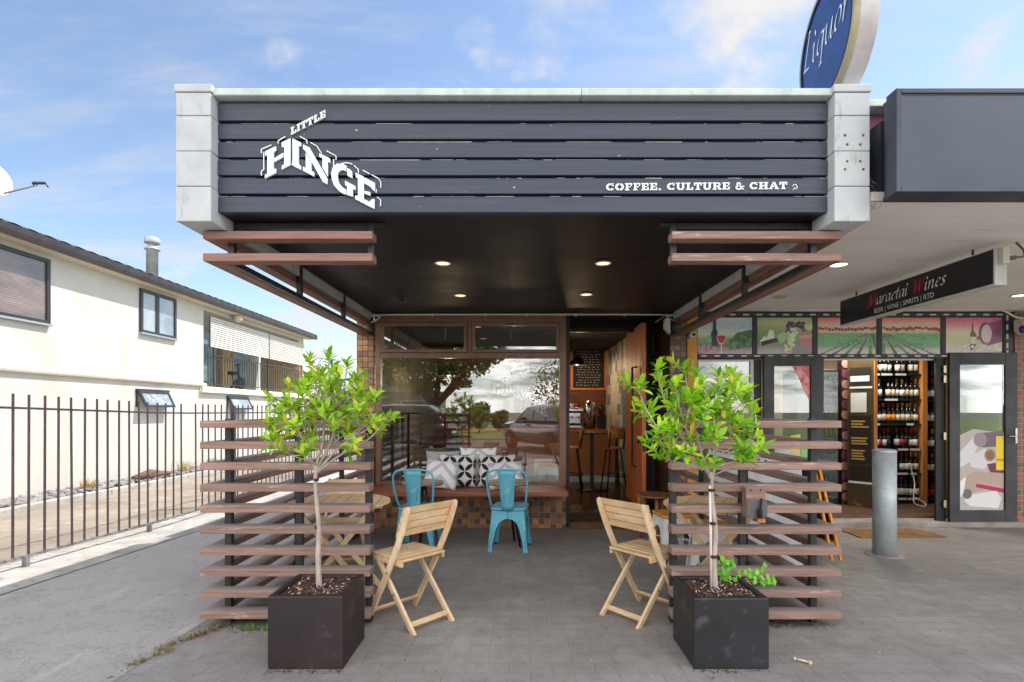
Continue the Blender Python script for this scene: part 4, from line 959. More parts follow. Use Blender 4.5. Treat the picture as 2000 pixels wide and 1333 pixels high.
# doormat, bollard, sandwich board, white banner
dm = MB(); yv = lambda v: None
dm.prism([(X(1650,6.55),6.72,zg(6.72)+.004),(X(1800,6.6),6.72,zg(6.72)+.004),(X(1860,6.15),6.22,zg(6.22)+.004),(X(1690,6.1),6.18,zg(6.18)+.004)], (0,0,.012))
solo('doormat', dm, M_coir, 'worn brown coir doormat before the liquor shop entrance', 'doormat')
bo = thing('bollard', 'galvanised steel bollard standing before the liquor shop doorway', 'bollard', (3.59, 5.38, zg(5.38)))
M_galv = mat('galvanised', S(186,194,196), S(164,174,178), .42, metal=.25, scale=7, c3=S(196,204,206), c3t=(.6,.7), c3s=22, bump=.05)
zb0 = zg(5.38)
part(bo, 'tube', MB().lathe([(.103,0),(.103,1.03)], (3.59,5.38,zb0-.01), 40), M_galv)
part(bo, 'cap', MB().lathe([(.1035,1.02),(.106,1.024),(.106,1.038),(.098,1.05),(.06,1.056),(.001,1.058)], (3.59,5.38,zb0), 40), M_galv)
part(bo, 'footing', MB().lathe([(.17,.004),(.165,.012),(.11,.018)], (3.59,5.38,zb0), 32), mat('mortar', S(140,134,130), None, .95))
ab = thing('sandwich_board', 'orange framed black sandwich board standing behind the right slatted screen', 'sandwich board', (2.95, 5.5, zg(5.4)))
M_orange = mat('orange_timber', S(230,150,40), S(206,126,30), .5, scale=6)
zf = zg(5.4)
for xa_, xb_ in ((3.05, 2.845), (2.965, 2.80)):
    m = MB()
    for y in (5.2, 5.74): m.bar((xa_,y,zf),(xb_,y,.82),.03,.022,up=(1,0,.25))
    m.bar((xb_,5.2,.82),(xb_,5.74,.82),.03,.03); t_ = .2; xm_ = xa_+(xb_-xa_)*t_; m.bar((xm_,5.2,zf+(.82-zf)*t_),(xm_,5.74,zf+(.82-zf)*t_),.03,.022)
    fr_ = part(ab, 'frame', m, M_orange, bevel=.002)
    m = MB(); m.prism([(xm_,5.216,zf+(.82-zf)*t_),(xm_,5.724,zf+(.82-zf)*t_),(xb_,5.724,.80),(xb_,5.216,.80)], (.005,0,0)); part(fr_, 'board', m, M_black)
bn = thing('banner', 'white banner tied along the outside of the right slatted screen', 'banner', (2.05, 4.9, .1))
m = MB(); nn = 24; V_ = []
for i in range(nn+1):
    y = 3.98 + 2.0*i/nn; w_ = .012*math.sin(i*.9) + .006*math.sin(i*2.3)
    V_ += [(2.055+w_, y, .17 + .02*math.sin(i*.5)), (2.05+w_*.4, y, 1.06 + .03*math.sin(i*.7) - .06*(i/nn-.5)**2)]
m.add(V_, [(2*i, 2*i+2, 2*i+3, 2*i+1) for i in range(nn)], True)
part(bn, 'sheet', m, leafmat('banner_vinyl', S(244,246,248), S(244,246,248), S(240,242,246), None, .45), recalc=False)
m = MB()
for i in range(26): a = rnd.uniform(4.1, 5.8); z_ = rnd.choice((.955,.985)); m.box(2.028, 2.032, a, a+rnd.uniform(.02,.05), z_, z_+rnd.uniform(.012,.022))
part(bn, 'printing', m, M_black)

# ------------------------------------------------------------------ bottles on the shop shelves
SD = 8.1
sh = thing('bottle_shelf', 'tall pine shelf unit full of wine bottles inside the liquor shop', 'shelf', (5.58, SD, 0))
M_pine = mat('pine', S(206,140,76), S(180,116,58), .5, scale=3, stretch=(8,8,.6))
M_shelf = mat('dark_shelf', S(40,34,32), None, .6)
x0s, x1s, x2s = X(1697,SD), X(1797,SD), X(1832,SD)
m = MB(); m.box(x0s-.05, x0s, SD-.06, SD+.25, 0, 2.45); m.box(x1s-.0, x1s+.075, SD-.05, SD+.25, 0, 2.45); m.box(x2s+.08, x2s+.13, SD-.05, SD+.25, 0, 2.45)
m.box(x0s-.35, x0s-.052, SD+.02, SD+.05, 0, 2.45)
part(sh, 'upright', m, M_pine, bevel=.003)
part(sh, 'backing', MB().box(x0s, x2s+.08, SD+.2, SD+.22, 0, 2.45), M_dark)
zsh = [Z(v, SD) for v in (973, 924, 877, 828, 780, 731)]
m = MB(); tg_ = MB()
for i, z in enumerate(zsh):
    m.box(x0s+.001, x1s-.001, SD-.03, SD+.199, z-.022, z); m.box(x1s+.076, x2s+.079, SD-.03, SD+.199, z-.02-.012, z-.012)
    x = x0s + .02
    while x < x1s - .12:
        w_ = rnd.uniform(.08,.2)
        if rnd.random() < .75: tg_.box(x, min(x+w_, x1s-.02), SD-.036, SD-.031, z-.024, z+.006)
        x += w_ + rnd.uniform(.01,.06)
part(sh, 'shelf_board', m, M_shelf); part(sh, 'price_tag', tg_, M_white)
part(sh, 'lower_panel', MB().box(x0s, x1s, SD+.05, SD+.19, 0, zsh[0]-.03), M_shelf)
M_bglass = mat('bottle_glass', S(22,20,18), S(30,26,20), .12)
labels_c = {'white': S(232,228,220), 'cream': S(214,200,166), 'red': S(170,40,48), 'orange': S(232,140,40), 'black': S(34,32,34)}
caps_c = {'red': S(170,28,36), 'dark': S(36,28,32), 'gold': S(196,140,70)}
ML = {k: mat('label_'+k, v, None, .6) for k, v in labels_c.items()}; MC = {k: mat('capsule_'+k, v, None, .35) for k, v in caps_c.items()}
def mkbottle():
    b = MB().lathe([(.001,0),(.036,0),(.0375,.004),(.0375,.185),(.033,.21),(.018,.235),(.0145,.25),(.0145,.30),(.0155,.302),(.0155,.312),(.001,.313)], (0,0,0), 14)
    lb = MB().lathe([(.0379,.055),(.0379,.145)], (0,0,0), 14); cp = MB().lathe([(.0152,.252),(.0152,.30),(.0162,.301),(.0162,.3135),(.001,.3145)], (0,0,0), 10)
    return b, lb, cp
BM = {}
def bottle(x, y, z, lc, cc, label, group):
    key = (lc, cc)
    if key not in BM:
        b, l, c = mkbottle()
        o = mk('wine_bottle', b, M_bglass); l_ = mk('label', l, ML[lc], recalc=False); c_ = mk('capsule', c, MC[cc]); l_.parent = o; c_.parent = o; BM[key] = o
    else: o = copy_tree(BM[key])
    o.location = (x, y, z); o.rotation_euler = (0,0,rnd.uniform(0,6)); s_ = rnd.uniform(.94,1.0); o.scale = (1,1,s_)
    tag(o, label, 'bottle', group)
rown = ['bottom', 'second lowest', 'third lowest', 'third highest', 'second highest', 'highest']
pal = [(('white','dark'),('white','dark'),('white','red')), (('cream','gold'),('white','red'),('black','dark')), (('white','red'),('red','dark'),('black','red')), (('white','red'),('orange','red'),('cream','gold')), (('white','gold'),('cream','dark'),('white','gold')), (('white','dark'),('white','dark'),('cream','dark'))]
for i, z in enumerate(zsh):
    nB = 11
    for j in range(nB):
        if rnd.random() < .05: continue
        lc, cc = rnd.choice(pal[i]); x = x0s + .05 + (x1s - x0s - .1) * j / (nB - 1) + rnd.uniform(-.008,.008)
        nm = f'{cc} capped wine bottle, {lc} label, on the {rown[i]} wide shelf board'
        bottle(x, SD + .03 + rnd.uniform(-.01,.02), z, lc, cc, nm, nm.replace('wine bottle', 'bottles'))
    for j in range(3):
        lc, cc = rnd.choice(pal[(i+2) % 6]); x = x1s + .125 + .075*j
        nm = f'{cc} capped wine bottle, {lc} label, on the {rown[i]} board of the narrow bay'
        bottle(x, SD + .03, z-.012, lc, cc, nm, nm.replace('wine bottle', 'bottles'))
# angled advert board, cork strip and fridge by the shop entrance
PD = 7.75
pbd = thing('advert_board', 'tall brown advert board with black notices standing inside the shop entrance', 'advert board', (X(1675,PD), PD, 0))
pa, pb_ = Vector((X(1655,7.9), 7.9, 0)), Vector((X(1695,7.75), 7.62, 0)); du = (pb_ - pa); nrm = Vector((du.y, -du.x, 0)).normalized()
def pp(s, z, o=0): q = pa + du*s - nrm * (-o); return (q.x, q.y, z)
def pbox(m, s0, s1, z0, z1, o0, o1): m.hexa([pp(s0,z0,o1),pp(s1,z0,o1),pp(s1,z0,o0),pp(s0,z0,o0),pp(s0,z1,o1),pp(s1,z1,o1),pp(s1,z1,o0),pp(s0,z1,o0)])
m = MB(); pbox(m, 0, 1, .02, 2.14, -.03, 0); part(pbd, 'board', m, mat('advert_print', S(92,74,44), S(56,44,32), .5, scale=3, c3=S(176,170,60), c3t=(.6,.7), c3s=3))
part(pbd, 'edge', MB().box(pb_.x+.002, pb_.x+.04, pb_.y-.02, pb_.y+.06, .0, 2.14), M_pine)
for (a, b, c_, d_) in ((.1,.9,1.72,2.0),(.08,.92,.62,1.32),(.05,.95,.36,.6)):
    m = MB(); pbox(m, a, b, c_, d_, 0.001, .004); part(pbd, 'notice', m, fc((52,46,40)))
for (a, b, c_, d_) in ((.12,.85,1.80,1.88),(.1,.95,1.70,1.73),(.14,.74,1.36,1.64),(.05,.95,.34,.37)):
    m = MB(); pbox(m, a, b, c_, d_, .0045, .006); part(pbd, 'paper', m, M_white)
m = MB()
for z0 in (1.22,1.18,1.14,.98,.94,.90,.80,.76,.72,.68):
    pbox(m, .16, .16 + rnd.uniform(.4,.66), z0, z0+.022, .0045, .006)
part(pbd, 'gold_lines', m, fc((190,150,80)))
ck = thing('cork_column', 'narrow wine cork patterned column beside the advert board', 'column', (X(1650,8.0), 8.0, 0))
part(ck, 'panel', MB().box(X(1643,8), X(1662,8), 7.98, 8.1, 0, 2.2), mat('cork_ground', S(60,34,38), None, .6))
for lc, cl_ in ((0,(150,108,94)),(1,(92,42,54))):
    m = MB()
    for i in range(14):
        if (i * 7 % 5 < 3) == (lc == 0):
            z = .12 + i*.15; m.lathe([(.0005,-.006),(.062,-.006),(.064,0)], (X(1652,7.98)+rnd.uniform(-.005,.005), 7.979, z), 18, axis='y', smooth=False)
    part(ck, 'cork_disc', m, mat('cork', S(*cl_), None, .7))
fg = thing('drinks_fridge', 'black glass fronted drinks fridge just inside the shop doorway', 'fridge', (X(1622,8.0), 8, 0))
part(fg, 'cabinet', MB().box(X(1560,8), X(1642,8), 8.05, 8.5, 0, 2.0), M_black, bevel=.01)
m = MB()
for i in range(7):
    z = .25 + i*.24; m.box(X(1600,8), X(1634,8), 8.03, 8.045, z, z+.012)
part(fg, 'shelf_edge', m, mat('fridge_rail', S(120,120,118), None, .4))
m = MB()
for i in range(7):
    z = .262 + i*.24
    for j in range(4): m.lathe([(.02,0),(.02,.1),(.008,.14),(.008,.17)], (X(1604+j*9,8.03), 8.03, z), 8)
part(fg, 'can', m, mat('can', S(84,64,44), S(50,60,56), .3, scale=20))
part(fg, 'pane', MB().box(X(1600,8), X(1636,8), 7.99, 7.995, .1, 1.95), glassmat('fridge_glass', .0))
m = MB(); m.tube(catmull([(X(1789,7.9),8.04,Z(905,8)),(X(1786,8),8.0,Z(940,8)),(X(1775,8),7.9,Z(965,8)),(X(1772,8),7.85,Z(980,8)),(X(1785,8),7.8,Z(985,8)),(X(1792,8),7.85,Z(980,8)),(X(1778,8),7.9,Z(970,8))],6), .008, 6)
solo('power_cable', m, M_white, 'white power cable looping down beside the lowest shop shelves', 'cable')
for x, y, e in ((4.7,7.7,17), (6.0,9.2,18)):
    l = bpy.data.lights.new('shop_ceiling_lamp', 'AREA'); l.energy = e; l.size = .6; l.color = (1,.93,.82)
    o = bpy.data.objects.new('shop_ceiling_lamp', l); COL.objects.link(o); o.location = (x, y, 2.58)
# ------------------------------------------------------------------ steel fence along the lane
fence = thing('metal_fence', 'thin black steel bar fence along the driveway before the cream house', 'fence', (-4.5, 8, zg(6)))
M_bar = mat('fence_bar', S(58,50,60), S(74,62,70), .5, scale=12, c3=S(120,104,100), c3t=(.66,.74), c3s=30)
M_rail = mat('fence_rail', S(70,70,80), S(130,130,136), .5, scale=6, stretch=(1,3,1))
def fz(y): return zg(y)
FX = -4.5; ys_ = [3.2, 4.92, 6.55, 7.29, 9.2, 11.1, 13.0, 15]
m = MB(); m2 = MB()
for a, b in zip(ys_, ys_[1:]):
    m.bar((FX,a,fz(a)+1.445),(FX,b,fz(b)+1.445),.022,.02); m2.bar((FX,a,fz(a)+.105),(FX,b,fz(b)+.105),.03,.022)
part(fence, 'rail', m, M_bar); part(fence, 'rail', m2, M_rail)
y = 3.37; k = 0
while y < 14.9:
    if abs(y - 7.29) > .07:
        part(fence, 'bar', MB().bar((FX+rnd.uniform(-.004,.004),y,fz(y)+.09),(FX+rnd.uniform(-.007,.007),y+rnd.uniform(-.006,.006),fz(y)+1.57),.0145,.0145,up=(0,1,0)), M_bar)
    y += .158
for y in (4.92, 6.55, 9.2, 11.1, 13.0):
    part(fence, 'foot', MB().box(FX-.02, FX+.02, y-.02, y+.02, fz(y)-.02, fz(y)+.094), M_rail)
part(fence, 'gate_post', MB().box(FX-.03, FX+.03, 8.42, 8.48, fz(8.4)-.05, 1.46), M_bar)

# ------------------------------------------------------------------ cream house across the lane
HX = -8.0
house = thing('rendered_house', 'two storey cream rendered house with dark gutter and louvred balcony screens', 'house', (HX, 12, -.1))
M_sill = mat('render_band', S(238,230,212), S(226,216,196), .85, scale=4, c3=S(190,176,150), c3t=(.6,.75), c3s=4)
m = MB(); m.box(-13, HX, 2, 20, -.3, 1.995); m.box(-13, HX, 2, 13.62, 1.996, 4.14); m.box(-13, -9.7, 13.621, 20, 1.996, 4.14); m.box(-9.7, HX-.02, 13.621, 19.9, 3.92, 4.14)
part(house, 'wall', m, M_housewall)
m = MB(); m.prism([(HX,13.64,1.985),(HX+.07,13.64,2.0),(HX+.09,13.64,2.05),(HX+.02,13.64,2.08),(HX,13.64,2.08)], (0,-11.6,0)); m.box(HX-.002, HX+.10, 13.45, 20.05, 1.84, 1.99); part(house, 'string_course', m, M_sill, bevel=.01)
M_bwall = mat('balcony_wall', S(214,190,150), S(196,170,130), .8, scale=3)
for xa_, xb_, ya_, yb_ in ((-9.4,-8.02,19.5,19.9),(-9.699,-9.5,15.2,15.55),(-9.699,-9.5,17.2,17.9)): part(house, 'column', MB().box(xa_, xb_, ya_, yb_, 1.996, 3.92), M_bwall)
m = MB(); m.box(HX+.0, HX+.26, 2, 20.1, 4.02, 4.05); part(house, 'eave', m, mat('eave_boards', S(206,196,176), None, .8))
m = MB(); m.prism([(HX+.22,1.9,4.055),(HX+.32,1.9,4.02),(HX+.34,1.9,4.10),(HX+.35,1.9,4.19),(HX+.22,1.9,4.19)], (0,18.4,0)); part(house, 'gutter', m, mat('gutter_dark', S(58,50,54), S(46,40,44), .4, scale=4), bevel=.01)
m = MB(); nY = 260; sl_ = math.tan(math.radians(19)); V_ = []
for i in range(nY+1):
    y = 1.9 + 18.5*i/nY
    for x, w_ in ((HX+.30,1),(HX-.6,1),(-10.5,1)):
        V_.append((x, y, 4.20 + (HX+.30-x)*sl_ + .03*abs(math.sin(y*math.pi/.3)) ))
m.add(V_, [(3*i+j, 3*i+j+1, 3*i+j+4, 3*i+j+3) for i in range(nY) for j in range(2)], False)
m.quad((-10.5,1.9,5.1),(-10.5,20.4,5.1),(-13.2,20.4,4.2),(-13.2,1.9,4.2))
roof = part(house, 'roof', m, mat('roof_tile', S(88,78,74), S(70,62,60), .8, scale=6), recalc=False)
m = MB(); fx_, fy_ = -9.0, 13.2; z0 = 4.55
m.lathe([(.125,z0-.2),(.125,5.27),(.17,5.29),(.175,5.31),(.13,5.36),(.075,5.40),(.075,5.44),(.165,5.45),(.17,5.47),(.17,5.55),(.12,5.60),(.001,5.605)], (fx_,fy_,0), 28)
part(roof, 'flue', m, mat('flue_metal', S(176,180,184), S(150,156,160), .45, metal=.2, scale=5))
def housewin(y0, y1, z0, z1, mull=None, pane=None, name='window'):
    w = .07; m = MB(); a, b = HX+.003, HX+.045
    m.box(a, b, y0, y0+w, z0, z1); m.box(a, b, y1-w, y1, z0, z1); m.box(a, b-.001, y0+w, y1-w, z0, z0+w*.8); m.box(a, b-.001, y0+w, y1-w, z1-w, z1)
    if mull: m.box(a, b-.002, mull-.05, mull+.05, z0+w*.8, z1-w)
    f = part(house, name, m, M_housefrm, bevel=.004)
    part(f, 'pane', MB().box(a+.012, a+.016, y0+w, y1-w, z0+w*.8, z1-w), pane)
    part(f, 'sill', MB().box(a, b+.03, y0-.01, y1+.01, z0-.035, z0-.002), mat('sill_metal', S(150,156,160), None, .4))
    return f
N = NT('blind_glass'); sep = N.n('SeparateXYZ', {0: N.obj()}); fr = N.math('FRACT', N.math('MULTIPLY', sep.outputs[2], 28.))
nz = N.noise(1.4, (1,1,3)); cc_ = N.mix(N.rng(nz, .35, .65), S(92,82,78), S(146,120,102)); N.set(color=N.mix(N.rng(fr, .6, .75), cc_, S(90,70,62)), rough=.12, coat=.6, spec=.8)
M_blindglass = N.m
M_hglass = mat('grey_glass', S(120,130,140), S(160,168,172), .08, scale=1.5, spec=.9, coat=.5)
housewin(6.2, 9.16, 2.84, 3.93, pane=M_blindglass)
housewin(11.33, 12.5, 3.03, 3.95, mull=11.86, pane=M_hglass)
def awning(y0, y1, z0, z1, dots):
    m = MB(); w = .05; tilt = .16
    m.box(HX+.002, HX+.06, y0-.03, y1+.03, z1, z1+.04); m.box(HX+.003, HX+.03, y0-.02, y0, z0, z1); m.box(HX+.003, HX+.03, y1, y1+.02, z0, z1)
    f = part(house, 'awning_window', m, M_housefrm)
    def q(y, t, o): return (HX+.03 + tilt*t + o, y, z1 + (z0-z1)*t)
    m = MB()
    for (ya, yb, ta, tb) in ((y0,y0+w,0,1),(y1-w,y1,0,1),(y0+w,y1-w,0,.12),(y0+w,y1-w,.86,1)):
        m.hexa([q(ya,tb,0),q(yb,tb,0),q(yb,tb,.03),q(ya,tb,.03),q(ya,ta,0),q(yb,ta,0),q(yb,ta,.03),q(ya,ta,.03)])
    part(f, 'sash', m, M_housefrm)
    m = MB(); m.hexa([q(y0+w,.86,.01),q(y1-w,.86,.01),q(y1-w,.86,.014),q(y0+w,.86,.014),q(y0+w,.12,.01),q(y1-w,.12,.01),q(y1-w,.12,.014),q(y0+w,.12,.014)]); part(f, 'pane', m, M_hglass)
    if dots:
        m = MB()
        for i in range(10):
            t, y = rnd.uniform(.25,.75), rnd.uniform(y0+.15,y1-.15); r = rnd.uniform(.02,.035)
            P = [(q(y+r*math.cos(a*.785), t+r*math.sin(a*.785)/(z1-z0), .0155)) for a in range(8)]; m.add(P, [tuple(range(8))])
        part(f, 'spot_decal', m, M_white, recalc=False)
awning(11.25, 12.2, 1.46, 1.80, True); awning(14.7, 15.75, 1.42, 1.75, False)
M_louvre = mat('white_louvre', S(206,204,198), S(196,192,186), .6, scale=3)
for ya, yb in ((13.82, 16.98), (17.05, 19.75)):
    m = MB()
    for i in range(14):
        z = 3.02 + i*.055; m.hexa([(HX+.065,ya,z),(HX+.065,yb,z),(HX+.080,yb,z),(HX+.080,ya,z),(HX+.045,ya,z+.051),(HX+.045,yb,z+.051),(HX+.055,yb,z+.051),(HX+.055,ya,z+.051)])
    lv = part(house, 'louvre_screen', m, M_louvre)
    m = MB(); m.box(HX+.03, HX+.044, ya, ya+.04, 3.0, 3.8); m.box(HX+.03, HX+.044, yb-.04, yb, 3.0, 3.8); m.box(HX+.03, HX+.044, (ya+yb)/2-.02, (ya+yb)/2+.02, 3.0, 3.8); part(lv, 'stile', m, M_housefrm)
m = MB(); rz0, rz1 = 2.03, 2.82; xr = HX+.04
m.bar((xr,13.7,rz1),(xr,19.7,rz1),.03,.025); m.bar((xr,13.7,rz0+.05),(xr,19.7,rz0+.05),.025,.02); m.bar((xr,13.7,rz1-.1),(xr,19.7,rz1-.1),.012,.012)
y = 13.75
while y < 19.7: m.bar((xr,y,rz0+.05),(xr,y,rz1),.014,.014,up=(0,1,0)); y += .13
for y in (14.0, 16.98, 19.6): m.bar((xr,y,rz0),(xr,y,rz1+.25),.03,.03,up=(0,1,0))
for y in (14.9, 15.9, 18.0, 18.9): m.tube([(xr,y+.06*math.cos(a*.5),rz1+.1+.06*math.sin(a*.5)) for a in range(11)], .01, 6)
m.tube([(xr,14.9,rz1+.2),(xr,15.9,rz1+.02)], .008, 6); m.tube([(xr,18.0,rz1+.2),(xr,18.9,rz1+.02)], .008, 6)
part(house, 'balcony_railing', m, M_housefrm)
m = MB(); m.box(-9.699, -9.66, 14.35, 15.15, 2.0, 3.85); part(house, 'balcony_door', m, M_black)
M_blueg = mat('blue_glass', S(150,186,216), S(190,212,228), .06, scale=1, spec=.9, coat=.6)
for ya_, yb_ in ((15.6,17.15),(17.95,19.4)): part(house, 'balcony_window', MB().box(-9.699, -9.66, ya_, yb_, 2.3, 3.85), M_blueg)
m = MB(); m.lathe([(.001,-.12),(.09,-.11),(.11,-.03),(.11,.03),(.06,.1),(.001,.1)], (HX+.15,15.0,3.93), 14, axis='y')
solo('flood_light', m, mat('aged_cream', S(214,200,176), S(180,160,136), .6, scale=20), 'cream round flood light under the eave above the balcony screens', 'light')
m = MB(); m.box(HX, HX+.06, 17.1, 17.2, 1.72, 1.82); m.lathe([(.02,0),(.06,.05),(.07,.12),(.001,.12)], (HX+.06,17.1,1.74), 12, axis='x'); m.lathe([(.02,0),(.06,.05),(.07,.12),(.001,.12)], (HX+.06,17.28,1.74), 12, axis='x')
solo('spot_light', m, M_housefrm, 'small twin spot light on the cream wall under the balcony', 'light')
# exercise bike silhouettes behind the railing
eb = MB(); eb.tube([(-8.6,16.3,2.0),(-8.6,16.45,2.4),(-8.6,16.4,2.75)], .03, 6); eb.tube([(-8.6,16.0,2.05),(-8.6,16.35,2.3)], .03, 6); eb.box(-8.7,-8.5,16.0,16.2,2.45,2.55); eb.tube([(-8.6,16.1,2.45),(-8.6,16.2,2.1)], .025, 6); eb.lathe([(.18,-.03),(.2,0),(.18,.03)], (-8.6,16.6,2.22), 16, axis='x'); eb.tube([(-8.6,16.3,2.75),(-8.6,16.55,2.8)], .02, 6)
solo('exercise_bike', eb, M_black, 'dark exercise bike standing on the balcony behind the railing', 'exercise bike')
sd_ = thing('satellite_dish', 'white satellite dish with long receiver arm above the house roof', 'satellite dish', (-8.25, 8.25, 4.5))
dc = Vector((X(-36,8.25), 8.25, Z(346,8.25))); ax = Vector((.80,-.35,.48)).normalized()
e1 = ax.cross(Vector((0,0,1))).normalized(); e2 = e1.cross(ax).normalized()
m = MB(); V_ = []; nr, na = 6, 28
for i in range(nr+1):
    r = .38*i/nr
    for j in range(na): a = 2*math.pi*j/na; p = dc + (e1*math.cos(a)*.9 + e2*math.sin(a))*r + ax*(r*r*.55); V_.append(p)
m.add(V_, [(i*na+j, i*na+(j+1) % na, (i+1)*na+(j+1) % na, (i+1)*na+j) for i in range(nr) for j in range(na)], True)
part(sd_, 'dish', m, mat('dish_white', S(206,208,208), None, .5), recalc=False)
fp = Vector((X(72,8.1), 8.1, Z(362,8.1))); low = Vector((X(8,8.2), 8.2, Z(378,8.2)))
part(sd_, 'arm', MB().tube([low, low.lerp(fp,.9), fp], .014, 8), mat('dish_arm', S(150,160,166), None, .4))
m = MB(); m.tube([fp+Vector((-.05,0,.02)), fp+Vector((0,0,.03)), fp+Vector((.12,0,.03))], [.03,.022,.02], 10); m.tube([fp+Vector((.12,0,.03)), fp+Vector((.17,0,-.03))], .01, 6); part(sd_, 'receiver', m, M_steel)
m = MB(); m.tube([dc-ax*.02, dc-ax*.15+Vector((0,0,-.1)), Vector((dc.x-.2, dc.y+.1, 4.2))], .025, 8); part(sd_, 'mast', m, M_galv)

# ------------------------------------------------------------------ planters and planter trees
M_planter = mat('dark_planter', S(33,26,28), S(46,31,33), .5, scale=3, c3=S(78,66,66), c3t=(.56,.76), c3s=7, bump=.15, bscale=60)
M_planter2 = mat('charcoal_planter', S(29,28,32), S(39,37,42), .48, scale=3, c3=S(80,78,82), c3t=(.57,.76), c3s=8, bump=.15, bscale=60)
M_bark_mulch = mat('mulch', S(84,62,54), S(54,40,36), .95, scale=30, bump=.8, bscale=80)
def planter(x0, y0, w, h, mt, label, rot=0):
    root = thing('planter', label, 'planter', (x0+w/2, y0+w/2, 0), 'square planters by the screens')
    t = .035; m = MB()
    O = [(x0,y0),(x0+w,y0),(x0+w,y0+w),(x0,y0+w)]; I = [(x0+t,y0+t),(x0+w-t,y0+t),(x0+w-t,y0+w-t),(x0+t,y0+w-t)]
    V_ = [(a,b,.006) for a,b in O] + [(a,b,h) for a,b in O] + [(a,b,h) for a,b in I] + [(a,b,h-.06) for a,b in I]
    F_ = [(3,2,1,0)] + [(i,(i+1)%4,4+(i+1)%4,4+i) for i in range(4)] + [(4+i,4+(i+1)%4,8+(i+1)%4,8+i) for i in range(4)] + [(8+i,8+(i+1)%4,12+(i+1)%4,12+i) for i in range(4)] + [(12,13,14,15)]
    m.add(V_, F_); part(root, 'pot', m, mt, bevel=.008, seg=3)
    m = MB(); n = 18; V_ = [(x0+t+(w-2*t)*i/n, y0+t+(w-2*t)*j/n, h-.022+rnd.uniform(-.010,.014)) for j in range(n+1) for i in range(n+1)]
    m.add(V_, [(j*(n+1)+i, j*(n+1)+i+1, (j+1)*(n+1)+i+1, (j+1)*(n+1)+i) for j in range(n) for i in range(n)], False); part(root, 'soil', m, M_bark_mulch, recalc=False)
    chips = [MB(), MB(), MB()]
    for i in range(420):
        m = chips[(0,1,2,1,2,2)[i % 6]]; x, y = rnd.uniform(x0+t+.012,x0+w-t-.012), rnd.uniform(y0+t+.012,y0+w-t-.012); a = rnd.uniform(0,3.14); l = rnd.uniform(.003,.010); c_, s_ = math.cos(a)*l, math.sin(a)*l
        z = h-.015+rnd.uniform(-.002,.010); m.bar((x-c_,y-s_,z),(x+c_,y+s_,z+rnd.uniform(-.005,.007)),rnd.uniform(.003,.006),.003)
    for mm, c_ in zip(chips, ((206,180,160),(120,84,66),(62,44,40))):
        o = part(root, 'bark_chips', mm, mat('bark_chip', S(*c_), None, .9), recalc=False); o['kind'] = 'stuff'
    return root
PW = .402
planter(X(522,2.884), 2.884, PW, .395, M_planter, 'square dark brown planter holding the small tree, left of the entrance')
planter(X(1355,2.884), 2.884, PW, .385, M_planter2, 'square charcoal planter holding the small tree and ivy, right of the entrance')
M_bark = mat('pale_bark', S(186,170,160), S(150,134,128), .8, scale=20, stretch=(1,1,.3), bump=.3)
M_leafL = leafmat('bright_leaf', S(92,148,30), S(166,214,42), S(206,230,66), S(230,190,60), .4)
M_leafR = leafmat('lime_leaf', S(84,154,30), S(160,218,42), S(204,234,62), S(230,196,60), .4)
def leaf(mb, p, d, up, L, W, fold=.25, curl=.15):
    d = d.normalized(); s = d.cross(up)
    if s.length < 1e-3: s = d.cross(Vector((1,0,0)))
    s.normalize(); n = s.cross(d).normalized()
    V_ = [p]
    for t, w in ((.25,.75),(.55,1.0),(.8,.62)):
        c = p + d*L*t - n*(curl*L*t*t)
        V_ += [c + s*W*w/2 + n*W*fold*w*.5, c, c - s*W*w/2 + n*W*fold*w*.5]
    V_.append(p + d*L - n*curl*L)
    mb.add(V_, [(0,2,1),(0,3,2),(1,2,5,4),(2,3,6,5),(4,5,8,7),(5,6,9,8),(7,8,10),(8,9,10)], True)
def whorl(mb, p, d, n, L, W):
    d = d.normalized(); a = d.cross(Vector((0,0,1)))
    if a.length < .05: a = Vector((1,0,0))
    a.normalize(); b = a.cross(d)
    ph = rnd.uniform(0,6.28)
    for i in range(n):
        t = i / n; ang = ph + i*2.4
        out = (a*math.cos(ang) + b*math.sin(ang)); el = .25 + .9*t
        q = p - d*(.055*(1-t)); v = out*math.cos(el) + d*math.sin(el) + Vector((0,0,.12))
        leaf(mb, q, v, out.cross(d).cross(v) + Vector((0,0,.6)), L*rnd.uniform(.5,1.2), W*rnd.uniform(.6,1.2), rnd.uniform(.1,.45), rnd.uniform(.0,.35))
